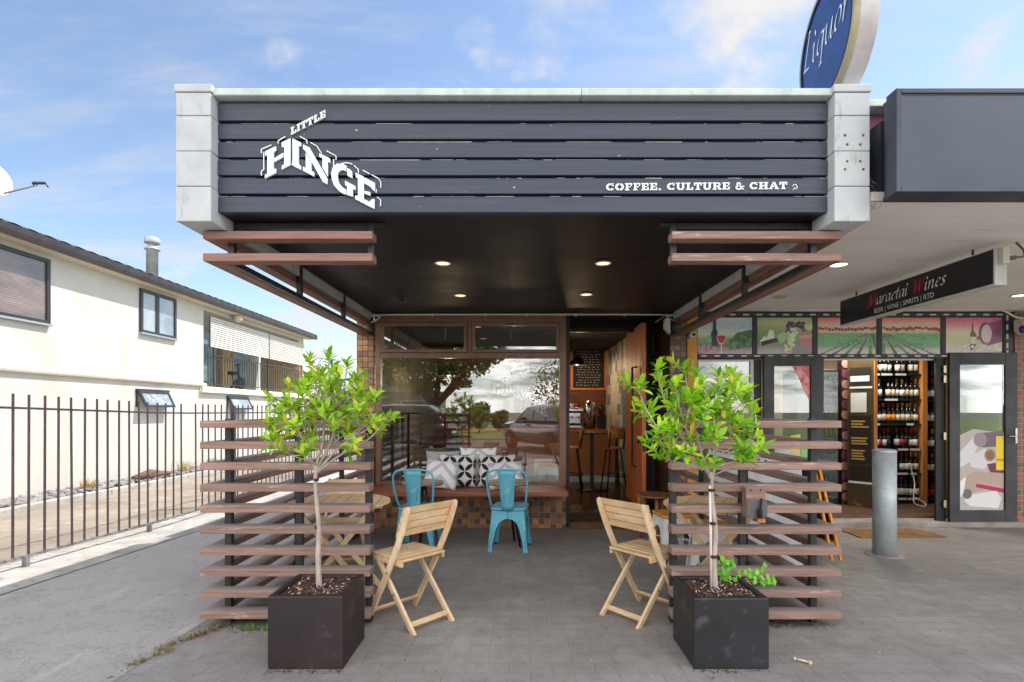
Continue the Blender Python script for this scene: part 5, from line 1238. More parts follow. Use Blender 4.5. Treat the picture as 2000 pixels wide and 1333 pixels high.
def planter_tree(name, label, base, fork, tips, mleaf, LL, stake):
    root = thing(name, label, 'tree', base)
    b, f = Vector(base), Vector(fork); tr = MB()
    mid = b.lerp(f,.5) + Vector((.008,-.004,0))
    tr.tube(catmull([b, b.lerp(f,.25)+Vector((-.004,.003,0)), mid, b.lerp(f,.8)+Vector((-.005,0,0)), f], 5), [.0168 - .0072*i/20 for i in range(21)], 10)
    part(root, 'trunk', tr, M_bark)
    br = MB(); lv = MB()
    main = [(Vector(t), r) for t, r in tips if r >= 1.1]; rest = [(Vector(t), r) for t, r in tips if r < 1.1]; paths = []
    def foliage(P, twigs, k0):
        n = len(P); whorl(lv, P[-1], P[-1] - P[-3], rnd.randint(8,11), LL, LL*.40)
        for q in range(twigs):
            i = rnd.randint(int(n*k0), n-3); p0 = P[i]; dd = (P[i+1]-P[i]).normalized()
            sd = Vector((rnd.gauss(0,1), rnd.gauss(0,1), rnd.uniform(-.1,1.1))).normalized(); e = p0 + (dd*.6+sd).normalized()*rnd.uniform(.05,.13)
            br.tube([p0, p0.lerp(e,.5)+Vector((0,0,-.006)), e], [.0026,.002,.0013], 5, cap=False)
            whorl(lv, e, e-p0, rnd.randint(6,9), LL*.92, LL*.37)
        for i in range(int(n*.55), n-1, 2):
            if rnd.random() < .45:
                ang = rnd.uniform(0,6.28); leaf(lv, P[i], Vector((math.cos(ang), math.sin(ang), rnd.uniform(-.1,.7))), Vector((0,0,1)), LL*rnd.uniform(.7,1), LL*.38)
    for t, r in main:
        v = t - f; st = f + Vector((0,0,rnd.uniform(-.05,.01)))
        P = catmull([st, f + Vector((v.x*.36, v.y*.36, v.z*.20)) + Vector((rnd.gauss(0,.01),rnd.gauss(0,.01),0)), f + Vector((v.x*.72, v.y*.72, v.z*.50)), f + Vector((v.x*.93, v.y*.93, v.z*.80)), t], 7)
        n = len(P); br.tube(P, [.0064*(1-i/n)+.0020 for i in range(n)], 7, cap=False); paths.append(P); foliage(P, 3, .45)
    for t, r in rest:
        best = None
        for P in paths:
            for i in range(3, int(len(P)*.75)):
                v = t - P[i]; c = v.length + (.25 if v.z < -.02 else 0) - .0*i
                if best is None or c < best[0]: best = (c, P[max(2, i-5)])
        p0 = best[1]; v = t - p0
        P = catmull([p0, p0 + Vector((v.x*.45, v.y*.45, v.z*.32)) + Vector((rnd.gauss(0,.012),rnd.gauss(0,.012),0)), p0 + Vector((v.x*.85, v.y*.85, v.z*.72)), t], 6)
        n = len(P); br.tube(P, [.0042*r*(1-i/n)+.0014 for i in range(n)], 6, cap=False); foliage(P, 3 if r >= .9 else 2, .4)
    part(root, 'branches', br, M_bark); part(root, 'crown', lv, mleaf, recalc=False)
    for t in ((.30, .58, .86) if stake else (.5, .88)):
        p = b.lerp(f, t); r = .0192 - .006*t + .006*stake; part(root, 'tie', MB().tube([p+Vector((-.006*stake,0,-.007)), p+Vector((-.006*stake,0,.007))], r, 12), M_black)
    if stake:
        m = MB(); m.tube([b+Vector((-.026,-.002,0)), b.lerp(f,.55)+Vector((-.020,-.004,0)), b.lerp(f,.9)+Vector((-.016,-.002,0))], .0075, 7); part(root, 'stake', m, mat('stake', S(220,206,198), None, .7))
    return root
def pix(L, d0): return [((X(u,d), d, Z(v,d)), r) for u, v, d, r in L]
bl = (X(624,3.09), 3.09, .36); fl_ = (X(617,3.10), 3.10, Z(908,3.10))
tl = pix([(643,690,3.15,1.2),(604,706,3.3,1),(678,706,3.1,1.1),(693,738,3.3,1),(738,770,3.0,1.1),(755,812,3.05,1.1),(728,824,2.9,.9),(688,876,2.95,.5),(588,884,2.95,.7),(549,876,3.0,.8),(526,860,3.05,.9),(522,822,3.1,1),(545,800,3.25,.9),(563,750,3.2,1.1),(585,765,2.95,1),(640,750,2.95,1),(660,770,3.3,1),(615,790,2.95,.9),(700,800,2.95,.9),(570,830,2.9,.9),(650,830,2.88,.8),(612,845,3.25,.7),(680,840,3.3,.9),(630,725,3.25,1),(715,785,3.25,.9),(560,790,3.05,.9),(665,735,3.0,1),(600,740,3.2,1),(640,800,3.05,.8),(585,815,3.2,.8),(690,765,2.95,.9),(535,845,3.2,.8),(665,800,3.15,.8),(610,815,3.0,.8)],0)
planter_tree('planter_tree', 'slim young tree with airy yellow green crown in the brown planter', bl, fl_, tl, M_leafL, .070, 0)
brr = (X(1398,3.09), 3.09, .35); fr_ = (X(1391,3.10), 3.10, Z(925,3.10))
tr_ = pix([(1283,715,3.05,1.3),(1246,752,3.0,1.1),(1338,715,3.2,1.1),(1403,730,3.1,1.1),(1440,736,3.2,1),(1458,778,3.1,1),(1476,800,3.3,.8),(1480,872,3.0,1),(1462,890,2.95,.8),(1290,890,3.0,.9),(1276,850,2.95,1),(1268,805,3.1,1),(1320,750,3.0,1.1),(1300,780,3.25,1),(1396,900,2.9,.5),(1381,850,2.95,.8),(1352,770,2.95,1),(1385,768,3.25,1),(1425,775,2.95,1),(1340,820,3.2,.9),(1330,880,2.92,.8),(1440,830,3.0,.9),(1420,810,3.25,.9),(1370,740,3.0,1),(1350,850,3.0,.8),(1310,830,2.95,.9),(1445,855,3.2,.9),(1400,800,3.05,.9),(1290,745,3.15,1.1),(1375,800,2.95,.9),(1430,750,3.05,1)],0)
planter_tree('planter_tree', 'young tree with dense lime green crown in the charcoal planter', brr, fr_, tr_, M_leafR, .080, 1)
# ivy spilling over the back of the right planter
iv = thing('ivy', 'small green ivy trailing over the rim of the charcoal planter', 'plant', (X(1420,3.2), 3.2, .36))
vm = MB(); lm = MB()
def ivyleaf(mb, p, s, n):
    a = n.cross(Vector((0,0,1)));  a = a.normalized() if a.length > .05 else Vector((1,0,0)); b = a.cross(n).normalized()
    P = [(0,-.5),(.28,-.35),(.5,-.1),(.25,.05),(.32,.35),(0,.6),(-.32,.35),(-.25,.05),(-.5,-.1),(-.28,-.35)]
    mb.add([p] + [p + (a*x + b*y)*s + n*(abs(x)*.15*s) for x, y in P], [(0,i+1,(i+1)%10+1) for i in range(10)], False)
for (u0,v0,u1,v1,dd) in ((1408,1150,1412,1102,3.22),(1415,1150,1432,1105,3.2),(1420,1150,1470,1122,3.3),(1440,1140,1490,1118,3.32),(1455,1135,1508,1140,3.3),(1470,1128,1512,1136,3.36),(1405,1152,1425,1126,3.18),(1412,1150,1418,1112,3.25)):
    P = catmull([(X(u0,3.2),3.2,Z(v0,3.2)), (X((u0+u1)/2,dd),(3.2+dd)/2,Z(min(v0,v1)-3,dd)), (X(u1,dd),dd,Z(v1,dd))], 8); vm.tube(P, .0018, 5)
    for i in range(4, len(P), 2):
        for q in range(2):
            ivyleaf(lm, P[i] + Vector((rnd.gauss(0,.014),rnd.gauss(0,.014),rnd.gauss(.006,.014))), rnd.uniform(.018,.034), Vector((rnd.gauss(0,.5),-1+rnd.gauss(0,.3),rnd.uniform(.1,.9))).normalized())
part(iv, 'vine', vm, M_bark); part(iv, 'leaves', lm, leafmat('ivy_leaf', S(80,160,40), S(120,196,50), S(160,214,60), None, .35), recalc=False)

# ------------------------------------------------------------------ outdoor furniture
M_acacia = mat('pale_acacia', S(222,192,152), S(198,158,112), .55, scale=3, stretch=(3,9,9), con=(.3,.7), c3=S(228,204,170), c3t=(.55,.75), c3s=3, c3st=(1,3,3), bump=.15, isl=.12)
M_acacia2 = mat('pale_acacia_upright', S(230,204,168), S(212,178,134), .55, scale=3, stretch=(9,9,2), c3=S(230,208,176), c3t=(.55,.75), c3s=3, bump=.15)
M_brass = mat('brass_fitting', S(120,104,70), None, .35, metal=.8)
def folding_chair(label, group):
    r = thing('folding_chair', label, 'chair', (0,0,0), group)
    for s in (-1, 1):
        x = s*.19; m = MB()
        P = catmull([(x,.215,0),(x,.09,.20),(x,-.05,.43),(x,-.155,.63),(x,-.225,.795)], 4)
        for i, (a, b) in enumerate(zip(P, P[1:])):
            pass
        n = len(P); V_ = []
        for i, p in enumerate(P):
            d = (P[min(i+1,n-1)] - P[max(i-1,0)]).normalized(); q = Vector((0,-d.z,d.y)); w = .021 if i < n-1 else .012
            V_ += [p + q*w + Vector((-.010,0,0)), p + q*w + Vector((.010,0,0)), p - q*w + Vector((.010,0,0)), p - q*w + Vector((-.010,0,0))]
        F_ = [(0,1,2,3), (4*n-1,4*n-2,4*n-3,4*n-4)]
        for i in range(n-1):
            for k in range(4): F_.append((4*i+k, 4*i+(k+1)%4, 4*i+4+(k+1)%4, 4*i+4+k))
        m.add(V_, F_, False); part(r, 'backrest_leg', m, M_acacia2, bevel=.005)
        xx = s*.155
        part(r, 'leg', MB().bar((xx,-.235,0),(xx,.165,.425),.021,.036,up=(0,1,.9)), M_acacia2, bevel=.004)
        m = MB(); m.lathe([(.0001,-.0005*s),(.0075,-.0005*s),(.006,.004*s),(.0001,.005*s)], (x+s*.010,-.01,.355), 10, axis='x'); m.lathe([(.0001,0),(.0075,0),(.006,.004*s),(.0001,.005*s)], (xx+s*.0105,-.035,.212), 10, axis='x'); part(r, 'bolt', m, M_brass)
    m = MB(); m.bar((-.145,-.185,.053),(.145,-.185,.053),.018,.034,up=(0,.7,.7)); part(r, 'stretcher', m, M_acacia, bevel=.003)
    m = MB(); m.bar((-.180,.165,.075),(.180,.165,.075),.018,.034,up=(0,-.7,.7)); part(r, 'stretcher', m, M_acacia, bevel=.003)
    m = MB()
    for i in range(6): y = -.135 + i*.0565; m.box(-.176, .176, y, y+.05, .440 - .004*(i == 0), .456 - .004*(i == 0))
    m.box(-.176, -.158, -.13, .195, .405, .4395); m.box(.158, .176, -.13, .195, .405, .4395)
    part(r, 'seat', m, M_acacia, bevel=.004)
    m = MB(); zs = [.595, .645, .695, .745]
    for z in zs:
        t = (z-.43)/.365; y = -.055 - .165*t + .02
        y = -.138 - (z-.60)*.42
        m.hexa([(-.2,y+.018,z),(.2,y+.018,z),(.2,y+.036,z+.0),(-.2,y+.036,z),(-.2,y,z+.046),(.2,y,z+.046),(.2,y+.018,z+.046),(-.2,y+.018,z+.046)])
    part(r, 'backrest', m, M_acacia, bevel=.004)
    return r
def face(fx, fy): return math.degrees(math.atan2(-fx, fy))   # heading of a chair whose front is +y
ch = folding_chair('pale slatted folding chair with its back to the camera, left of the paving', 'folding chairs on the terrace')
c1_ = copy_tree(ch); c2_ = copy_tree(ch)
place(ch, -.735, 3.60, zg(3.6), face(-.75,.66))
c1_['label'] = 'pale slatted folding chair with its back to the camera, beside the charcoal planter'
place(c1_, .815, 3.70, zg(3.7), face(.78,.63))
c2_['label'] = 'pale slatted folding chair facing the camera behind the left slatted screen'
place(c2_, -1.56, 4.80, zg(4.8), 180+6)
def folding_table(label):
    r = thing('folding_table', label, 'table', (0,0,0), 'round folding tables')
    R_ = .375; zt = .70; m = MB(); n = 9; w = 2*R_/n
    for i in range(n):
        x0_ = -R_ + i*w + .003; x1_ = x0_ + w - .006; P = []
        for t in range(7):
            x = x0_ + (x1_-x0_)*t/6; P.append((x, -math.sqrt(max(R_*R_-x*x,0)), zt))
        for t in range(7):
            x = x1_ + (x0_-x1_)*t/6; P.append((x, math.sqrt(max(R_*R_-x*x,0)), zt))
        m.prism(P, (0,0,.018))
    m.bar((-.33,-.12,zt-.011),(.33,-.12,zt-.011),.035,.022); m.bar((-.33,.12,zt-.011),(.33,.12,zt-.011),.035,.022)
    part(r, 'tabletop', m, M_acacia, bevel=.003)
    for y, s in ((-.17,1),(.17,1),(-.145,-1),(.145,-1)):
        part(r, 'leg', MB().bar((s*.29,y,0),(-s*.26,y,zt-.02),.021,.038,up=(1,0,0)), M_acacia2, bevel=.004)
    m = MB()
    for s in (1,-1): yy = .16 if s > 0 else .135; m.bar((s*.235,-yy,.07),(s*.235,yy,.07),.018,.034)
    part(r, 'stretcher', m, M_acacia, bevel=.003)
    return r
ft = folding_table('round pale slatted folding table behind the left slatted screen'); ft2 = copy_tree(ft)
place(ft, -1.38, 4.10, zg(4.1), 8); ft2['label'] = 'round pale slatted folding table behind the right slatted screen'; place(ft2, 1.42, 3.98, zg(4), -28)
# pressed steel chairs and stools
M_teal = mat('teal_enamel', S(84,164,188), S(104,178,198), .42, scale=6, c3=S(146,190,198), c3t=(.60,.72), c3s=10, rv=.12, bump=.05)
M_whitemetal = mat('white_enamel', S(232,234,234), S(216,220,220), .4, scale=8, c3=S(170,168,164), c3t=(.68,.74), c3s=20)
M_honey = mat('honey_timber', S(222,160,70), S(198,132,52), .45, scale=3, stretch=(2,10,10))
def sheet_leg(sx, sy, e0, e1, h, arch, wb):
    """pressed steel corner leg: two tapering plates meeting at the corner, arched towards the middle of each side"""
    m = MB()
    def e(z): return e1 + (e0 - e1) * (1 - z/h)
    out = [(0.002,h),(e1,h),(e0,0),(e0-wb,0),(e0-wb-.006,h*.22),(e1*.72,h*.56),(e1*.5,h*arch-.035),(e1*.24,h*arch-.008),(0.002,h*arch)]
    for axis in (0, 1):
        o = []; q = []
        for a, z in out:
            ee = e(z); a = min(a, ee)
            if axis == 0: o.append((sx*a, sy*ee, z)); q.append((sx*min(a, ee-.004), sy*(ee-.006), z))
            else: o.append((sx*ee, sy*a, z)); q.append((sx*(ee-.006), sy*min(a, ee-.004), z))
        n = len(o); m.add(o + q, [tuple(range(n)), tuple(range(2*n-1,n-1,-1))] + [(i,i+n,(i+1)%n+n,(i+1)%n) for i in range(n)])
    return m
def rounded(w, d, r, z, n=5):
    P = []
    for cx_, cy_, a0 in ((w-r,d-r,0),(-w+r,d-r,90),(-w+r,-d+r,180),(w-r,-d+r,270)):
        for i in range(n+1): a = math.radians(a0 + 90*i/n); P.append((cx_+r*math.cos(a), cy_+r*math.sin(a), z))
    return P
def steel_chair(label, group):
    r = thing('metal_chair', label, 'chair', (0,0,0), group)
    for sx in (-1,1):
        for sy in (-1,1):
            lg = part(r, 'leg', sheet_leg(sx, sy, .205, .165, .435, .80, .042), M_teal, bevel=.002)
            part(lg, 'foot', MB().lathe([(.014,.0),(.02,.004),(.02,.016),(.012,.018)], (sx*.188, sy*.188, 0), 10), M_black)
            m = MB(); m.tube([(sx*.186,sy*.2075,.05),(sx*.176,sy*.196,.16),(sx*.168,sy*.187,.235)], [.004,.0075,.004], 8); part(lg, 'rib', m, M_teal)
    m = MB(); A = rounded(.178,.178,.05,.430); B = rounded(.185,.185,.055,.448); C_ = rounded(.175,.175,.05,.460); D_ = rounded(.15,.15,.045,.452)
    n = len(A); m.add(A+B+C_+D_, [(k*n+i,k*n+(i+1)%n,(k+1)*n+(i+1)%n,(k+1)*n+i) for k in range(3) for i in range(n)] + [tuple(range(n))[::-1], tuple(3*n+i for i in range(n))], True)
    part(r, 'seat', m, M_teal)
    P = [(-.168,-.10,.462),(-.178,-.15,.50),(-.196,-.20,.62),(-.205,-.232,.74),(-.188,-.250,.815),(-.13,-.258,.846),(-.06,-.262,.853)]
    P = P + [(-a,b,c) for a,b,c in P[::-1]]
    part(r, 'back_rail', MB().tube(catmull(P,5), .0105, 10), M_teal)
    m = MB(); V_ = []; rows_ = 9
    for i in range(rows_):
        t = i/(rows_-1); z = .43 + .422*t; w = .058 + .034*t; y = -.183 - .076*(t**.8)
        if i == 0: y = -.186
        for k in range(5): a = k/4*2-1; V_.append((a*w, y - .006*(1-a*a), z))
    m.add(V_, [(5*i+k,5*i+k+1,5*i+k+6,5*i+k+5) for i in range(rows_-1) for k in range(4)], True)
    o = part(r, 'splat', m, M_teal, recalc=False); sm_ = o.modifiers.new('Solidify','SOLIDIFY'); sm_.thickness = .005
    m = MB(); m.tube([(-.03,-.2655,.79),(-.03,-.2665,.80),(.03,-.2665,.80),(.03,-.2655,.79)], .0028, 6)
    for s in (-1,1): m.tube([(s*.038,-.245,.72),(s*.03,-.218,.54)], .003, 6)
    part(o, 'rib', m, M_teal)
    return r
mc = steel_chair('teal pressed steel chair directly behind the left folding chair', 'teal metal chairs'); mc2 = copy_tree(mc)
place(mc, -1.075, 5.66, zg(5.6), -4); mc2['label'] = 'teal pressed steel chair standing clear in the middle of the terrace'; place(mc2, -.125, 5.66, zg(5.6), -7)
def steel_stool(label, group, wood=True):
    r = thing('metal_stool', label, 'stool', (0,0,0), group)
    for sx in (-1,1):
        for sy in (-1,1): part(r, 'leg', sheet_leg(sx, sy, .19, .14, .425, .80, .04), M_whitemetal, bevel=.002)
    m = MB(); A = rounded(.15,.15,.03,.425); B = rounded(.155,.155,.03,.436); C_ = rounded(.155,.155,.03,.452); D_ = rounded(.148,.148,.03,.458); n = len(A)
    m.add(A+B+C_+D_, [(k*n+i,k*n+(i+1)%n,(k+1)*n+(i+1)%n,(k+1)*n+i) for k in range(3) for i in range(n)] + [tuple(range(n))[::-1], tuple(3*n+i for i in range(n))], False)
    part(r, 'seat', m, M_honey)
    m = MB(); m.bar((-.155,-.155,.2),(.155,.155,.2),.012,.008); m.bar((-.155,.155,.215),(.155,-.155,.215),.012,.008); part(r, 'brace', m, M_whitemetal)
    return r
st_ = steel_stool('white metal stool with honey timber seat, behind the right folding chair', 'white metal stools'); st2 = copy_tree(st_); st3 = copy_tree(st_); st4 = copy_tree(st_)
place(st_, 1.44, 5.20, zg(5.2), 8)
st2['label'] = 'white metal stool with honey timber seat, under the right folding table'; place(st2, 1.60, 4.62, zg(4.6), -12)
st3['label'] = 'white metal stool inside the cafe, the one closer to the window'; place(st3, .40, 8.6, .08, 4); st4['label'] = 'white metal stool inside the cafe, half hidden behind another stool'; place(st4, .36, 9.35, .08, -5)
def slat_stool(): 
    x, y = 1.50, 6.15; z = zg(y); r = thing('side_table', 'low round slatted timber side table by the cafe doorway', 'table', (x,y,z))
    M_oil = mat('oiled_timber', S(150,104,70), S(118,78,52), .5, scale=4, stretch=(1,10,1))
    m = MB(); R_ = .20
    for i in range(13):
        a = -R_ + 2*R_*(i+.5)/13; h = math.sqrt(R_*R_-a*a); m.box(x+a-.0115, x+a+.0115, y-h, y+h, z+.50, z+.515)
    m.tube([(x+R_*math.cos(t*.2618),y+R_*math.sin(t*.2618),z+.50) for t in range(25)], .011, 8); part(r, 'tabletop', m, M_oil)
    for k in range(3):
        a = .5 + k*2.094; part(r, 'leg', MB().tube([(x+.11*math.cos(a),y+.11*math.sin(a),z+.50),(x+.13*math.cos(a),y+.13*math.sin(a),z+.3),(x+.165*math.cos(a),y+.165*math.sin(a),z)], [.024,.026,.015], 12), M_oil)
slat_stool()
ws = thing('wooden_stool', 'small honey timber stool tucked behind the low round side table', 'stool', (1.58,6.5,zg(6.5)))
part(ws, 'seat', MB().box(1.40,1.74,6.38,6.64,.36,.385), M_honey, bevel=.006)
for a, b in ((1.43,6.41),(1.71,6.41),(1.43,6.61),(1.71,6.61)): part(ws, 'leg', MB().bar((a,b,.36),(a+(a-1.57)*.25,b+(b-6.51)*.25,zg(6.5)),.03,.03,up=(0,1,0)), M_honey, bevel=.004)
M_ttop = mat('bistro_top', S(176,150,126), S(146,122,102), .55, scale=3, stretch=(1,7,1), c3=S(196,182,166), c3t=(.55,.7), c3s=6)
def bistro(label):
    r = thing('bistro_table', label, 'table', (0,0,0), 'small bistro tables')
    part(r, 'tabletop', MB().lathe([(.001,.660),(.212,.660),(.220,.665),(.220,.684),(.214,.690),(.001,.690)], (0,0,0), 40), M_ttop)
    part(r, 'rim', MB().lathe([(.215,.6575),(.2215,.6575),(.2215,.6635),(.215,.6635)], (0,0,0), 40), M_black)
    for k in range(3):
        a = .55 + k*2.094; part(r, 'leg', MB().tube([(.02*math.cos(a),.02*math.sin(a),.66),(.06*math.cos(a),.06*math.sin(a),.45),(.20*math.cos(a),.20*math.sin(a),0)], .014, 8), M_black)
    part(r, 'hub', MB().lathe([(.035,.60),(.06,.655),(.001,.657)], (0,0,0), 16), M_black)
    return r
bt = bistro('small round bistro table behind the left teal chair'); bt2 = copy_tree(bt)
place(bt, X(826,5.86), 5.86, zg(5.9), 0); bt2['label'] = 'small round bistro table behind the middle teal chair'; place(bt2, X(993,5.86), 5.86, zg(5.9), 40)
# cushions on the window seat
def cushion(w, h, t, mtl, label, loc, rot, roll=0, group='cushions on the window seat'):
    m = MB(); n = 18; V_ = []
    for side in (1, -1):
        for j in range(n+1):
            for i in range(n+1):
                a, b = i/n*2-1, j/n*2-1
                pinch = 1 - .07*(1-a*a)*abs(b)**3; pinch2 = 1 - .07*(1-b*b)*abs(a)**3
                th = t*(max(0,1-a**4)*max(0,1-b**4))**.5
                wr = .006*math.sin(7*a+3*b)*(abs(a*b))
                V_.append((a*w/2*pinch2, side*(th+.002)+wr, b*h/2*pinch + h/2))
    N_ = (n+1)**2; F_ = []
    for s_ in (0,1):
        for j in range(n):
            for i in range(n):
                q = (s_*N_+j*(n+1)+i, s_*N_+j*(n+1)+i+1, s_*N_+(j+1)*(n+1)+i+1, s_*N_+(j+1)*(n+1)+i); F_.append(q if s_ else q[::-1])
    m.add(V_, F_, True)
    E = [j*(n+1) for j in range(n+1)] + [n*(n+1)+i for i in range(1,n+1)] + [j*(n+1)+n for j in range(n-1,-1,-1)] + [i for i in range(n-1,0,-1)]
    m.add([], []); 
    for a, b in zip(E, E[1:]+E[:1]): m.f.append((a, b, N_+b, N_+a)); m.sm.append(True)
    o = mk('cushion', m, mtl); o.location = loc; o.rotation_euler = (math.radians(rot), math.radians(roll), 0); tag(o, label, 'cushion', group)
    return o
N = NT('petal_fabric'); sep = N.n('SeparateXYZ', {0: N.obj()})
SC = 7.6
qa = N.math('MULTIPLY', N.math('ADD', sep.outputs[0], sep.outputs[2]), SC*.7071); qb = N.math('MULTIPLY', N.math('SUBTRACT', sep.outputs[0], sep.outputs[2]), SC*.7071)
fa, fb = N.math('FRACT', N.math('ADD', qa, 50.)), N.math('FRACT', N.math('ADD', qb, 50.)); cnt = None; dsum = None
for cx_, cy_2 in ((0,0),(1,0),(0,1),(1,1)):
    d = N.math('SQRT', N.math('ADD', N.math('POWER', N.math('ABSOLUTE', N.math('SUBTRACT', fa, cx_)), 2.), N.math('POWER', N.math('ABSOLUTE', N.math('SUBTRACT', fb, cy_2)), 2.)))
    k_ = N.math('LESS_THAN', d, .685); cnt = k_ if cnt is None else N.math('ADD', cnt, k_)
petal = N.math('GREATER_THAN', cnt, 1.5)
edg = N.rng(N.math('MULTIPLY', N.math('ABSOLUTE', N.math('SUBTRACT', fa, .5)), N.math('ABSOLUTE', N.math('SUBTRACT', fb, .5))), .0, .02)
N.set(color=N.mix(petal, N.mix(N.rng(N.noise(40), .4, .6, 0, .3), S(224,220,216), S(190,186,182)), S(34,33,37)), rough=.9); N.bump(N.noise(180), .2, .002)
M_petal = N.m
N = NT('chevron_fabric'); sep = N.n('SeparateXYZ', {0: N.obj()})
zz_ = N.math('ADD', sep.outputs[2], N.math('MULTIPLY', N.math('ABSOLUTE', N.math('SUBTRACT', N.math('FRACT', N.math('MULTIPLY_ADD', sep.outputs[0], 3.2, 20.5)), .5)), .32))
N.set(color=N.mix(N.math('GREATER_THAN', N.math('FRACT', N.math('MULTIPLY', zz_, 6.2)), .62), S(236,234,232), S(192,192,196)), rough=.9); N.bump(N.noise(180), .2, .002)
M_chev = N.m
M_greyfab = mat('grey_fabric', S(176,174,178), S(160,158,164), .9, scale=30)
zbn = .457
cushion(.46, .405, .075, M_petal, 'black and white petal patterned cushion, left one of the pair', (X(893,6.56), 6.56, zbn), -14)
cushion(.46, .405, .075, M_petal, 'black and white petal patterned cushion, right one of the pair', (X(969,6.57), 6.57, zbn), -14, 1)
cushion(.40, .36, .07, M_chev, 'white and grey chevron cushion, tilted, left of the patterned pair', (X(857,6.36), 6.36, zbn+.012), -30, 6)
cushion(.42, .36, .07, M_chev, 'white and grey chevron cushion, behind the middle teal chair', (X(990,6.34), 6.34, zbn+.01), -34, -5)
cushion(.42, .43, .05, M_greyfab, 'plain grey cushion propped against the window at the left', (X(864,6.73), 6.73, zbn), -6)
cushion(.46, .47, .045, M_chev, 'white cushion rising behind the patterned pair at the glass', (X(934,6.74), 6.74, zbn), -5)

# ------------------------------------------------------------------ inside the cafe
ct = thing('counter', 'plywood fronted serving counter at the back of the cafe', 'counter', (.3, 10, .08))
M_osb = mat('osb_board', S(186,112,56), S(150,84,40), .6, scale=40, detail=2, c3=S(206,140,80), c3t=(.55,.62), c3s=60)  if False else mat('osb_board', S(186,112,56), S(150,84,40), .6, scale=40, c3=S(206,140,80), c3t=(.55,.62), c3s=60)
part(ct, 'front_panel', MB().box(-1.2, 1.70, 9.9, 9.93, .22, 1.0), M_osb); part(ct, 'kickboard', MB().box(-1.2, 1.70, 9.95, 9.97, .08, .22), M_white)
part(ct, 'worktop', MB().box(-1.22, 1.72, 9.87, 10.5, 1.001, 1.045), M_redwood, bevel=.004)
em = thing('espresso_machine', 'steel espresso machine with cups on top, standing on the counter', 'coffee machine', (1.15, 10.1, 1.045))
M_chrome = mat('brushed_steel', S(196,196,196), S(160,160,160), .25, metal=1., scale=10)
m = MB(); m.box(.82,1.12,10.0,10.4,1.05,1.13); m.box(.86,1.10,10.15,10.4,1.13,1.36); m.box(.80,1.14,9.98,10.4,1.36,1.44); part(em, 'body', m, M_chrome, bevel=.02)
m = MB(); m.lathe([(.11,1.05),(.11,1.5),(.09,1.54),(.02,1.58),(.001,1.58)], (1.25,10.1,0), 20); part(em, 'boiler', m, M_chrome)
m = MB(); m.tube([(.92,10.0,1.27),(.92,9.85,1.25)], .014, 8); m.tube([(1.03,10.0,1.27),(1.03,9.85,1.25)], .014, 8); part(em, 'handle', m, M_black)
for i, (x, c_) in enumerate(((.84,'white'),(.93,'white'),(1.03,'red'))):
    o = solo('cup', MB().lathe([(.02,0),(.035,.02),(.04,.075),(.036,.075),(.03,.03),(.001,.02)], (x,10.15,1.441), 14), ML[c_], ['white cup at the outer end of the espresso machine top','white cup in the middle of the espresso machine top','red cup standing on the espresso machine top'][i], 'cup', 'cups on the espresso machine')
gr_ = thing('coffee_grinder', 'black coffee grinder with clear hopper on the cafe counter', 'coffee grinder', (1.48,10.1,1.045))
part(gr_, 'body', MB().box(1.41,1.55,10.0,10.2,1.046,1.30), M_black, bevel=.02); part(gr_, 'hopper', MB().lathe([(.04,1.30),(.08,1.42),(.08,1.5),(.001,1.51)], (1.48,10.1,0), 16), mat('smoked', S(80,60,50), None, .1))
mb_ = thing('menu_board', 'black chalk menu board in timber frame on the cafe back wall', 'menu board', (1.36, 11.39, 1.85))
x0_, x1_, z0_, z1_ = X(1119,11.38), X(1180,11.38), Z(758,11.38), Z(676,11.38)
part(mb_, 'slate', MB().box(x0_, x1_, 11.37, 11.398, z0_, z1_), mat('chalkboard', S(24,24,24), S(34,34,34), .8, scale=3))
m = MB(); m.box(x0_-.05,x0_,11.36,11.398,z0_-.05,z1_+.05); m.box(x1_,x1_+.05,11.36,11.398,z0_-.05,z1_+.05); m.box(x0_,x1_,11.36,11.398,z0_-.05,z0_); m.box(x0_,x1_,11.36,11.398,z1_,z1_+.05); part(mb_, 'frame', m, M_redwood)
m = MB()
for i in range(15):
    z = z1_ - .07 - i*.054; x = x0_ + rnd.uniform(.05,.2)
    while x < x1_ - .12:
        l = rnd.uniform(.015,.05); m.bar((x,11.3685,z+rnd.uniform(-.006,.006)),(x+l,11.3685,z+rnd.uniform(-.01,.01)),.001,.008); x += l + rnd.uniform(.008,.05)
part(mb_, 'chalk_marks', m, mat('chalk', S(200,200,196), None, .9))
def barstool(x, y, rot, label):
    r = thing('bar_stool', label, 'bar stool', (0,0,0), 'bar stools in the cafe')
    part(r, 'seat', MB().lathe([(.001,.70),(.17,.70),(.185,.71),(.18,.722),(.001,.716)], (0,0,0), 24), M_redwood)
    for k in range(4):
        a = .785 + k*1.571; part(r, 'leg', MB().tube([(.12*math.cos(a),.12*math.sin(a),.70),(.23*math.cos(a),.23*math.sin(a),0)], .013, 8), M_black)
    m = MB(); m.tube([(.19*math.cos(t*.2618),.19*math.sin(t*.2618),.28) for t in range(25)], .009, 6); part(r, 'footring', m, M_black)
    m = MB(); V_ = []
    for i in range(9):
        a = (i-4)*.16; 
        for z in (.86, 1.03): V_.append((.24*math.sin(a), -.20+.24*(1-math.cos(a))*1.2, z))
    m.add(V_, [(2*i,2*i+2,2*i+3,2*i+1) for i in range(8)], True); o = part(r, 'backrest', m, M_honey, recalc=False); s_ = o.modifiers.new('Solidify','SOLIDIFY'); s_.thickness = .014
    m = MB()
    for s in (-1,1): m.tube([(s*.12,-.12,.70),(s*.12,-.195,.98)], .011, 8)
    part(r, 'back_post', m, M_black)
    return place(r, x, y, .08, rot)
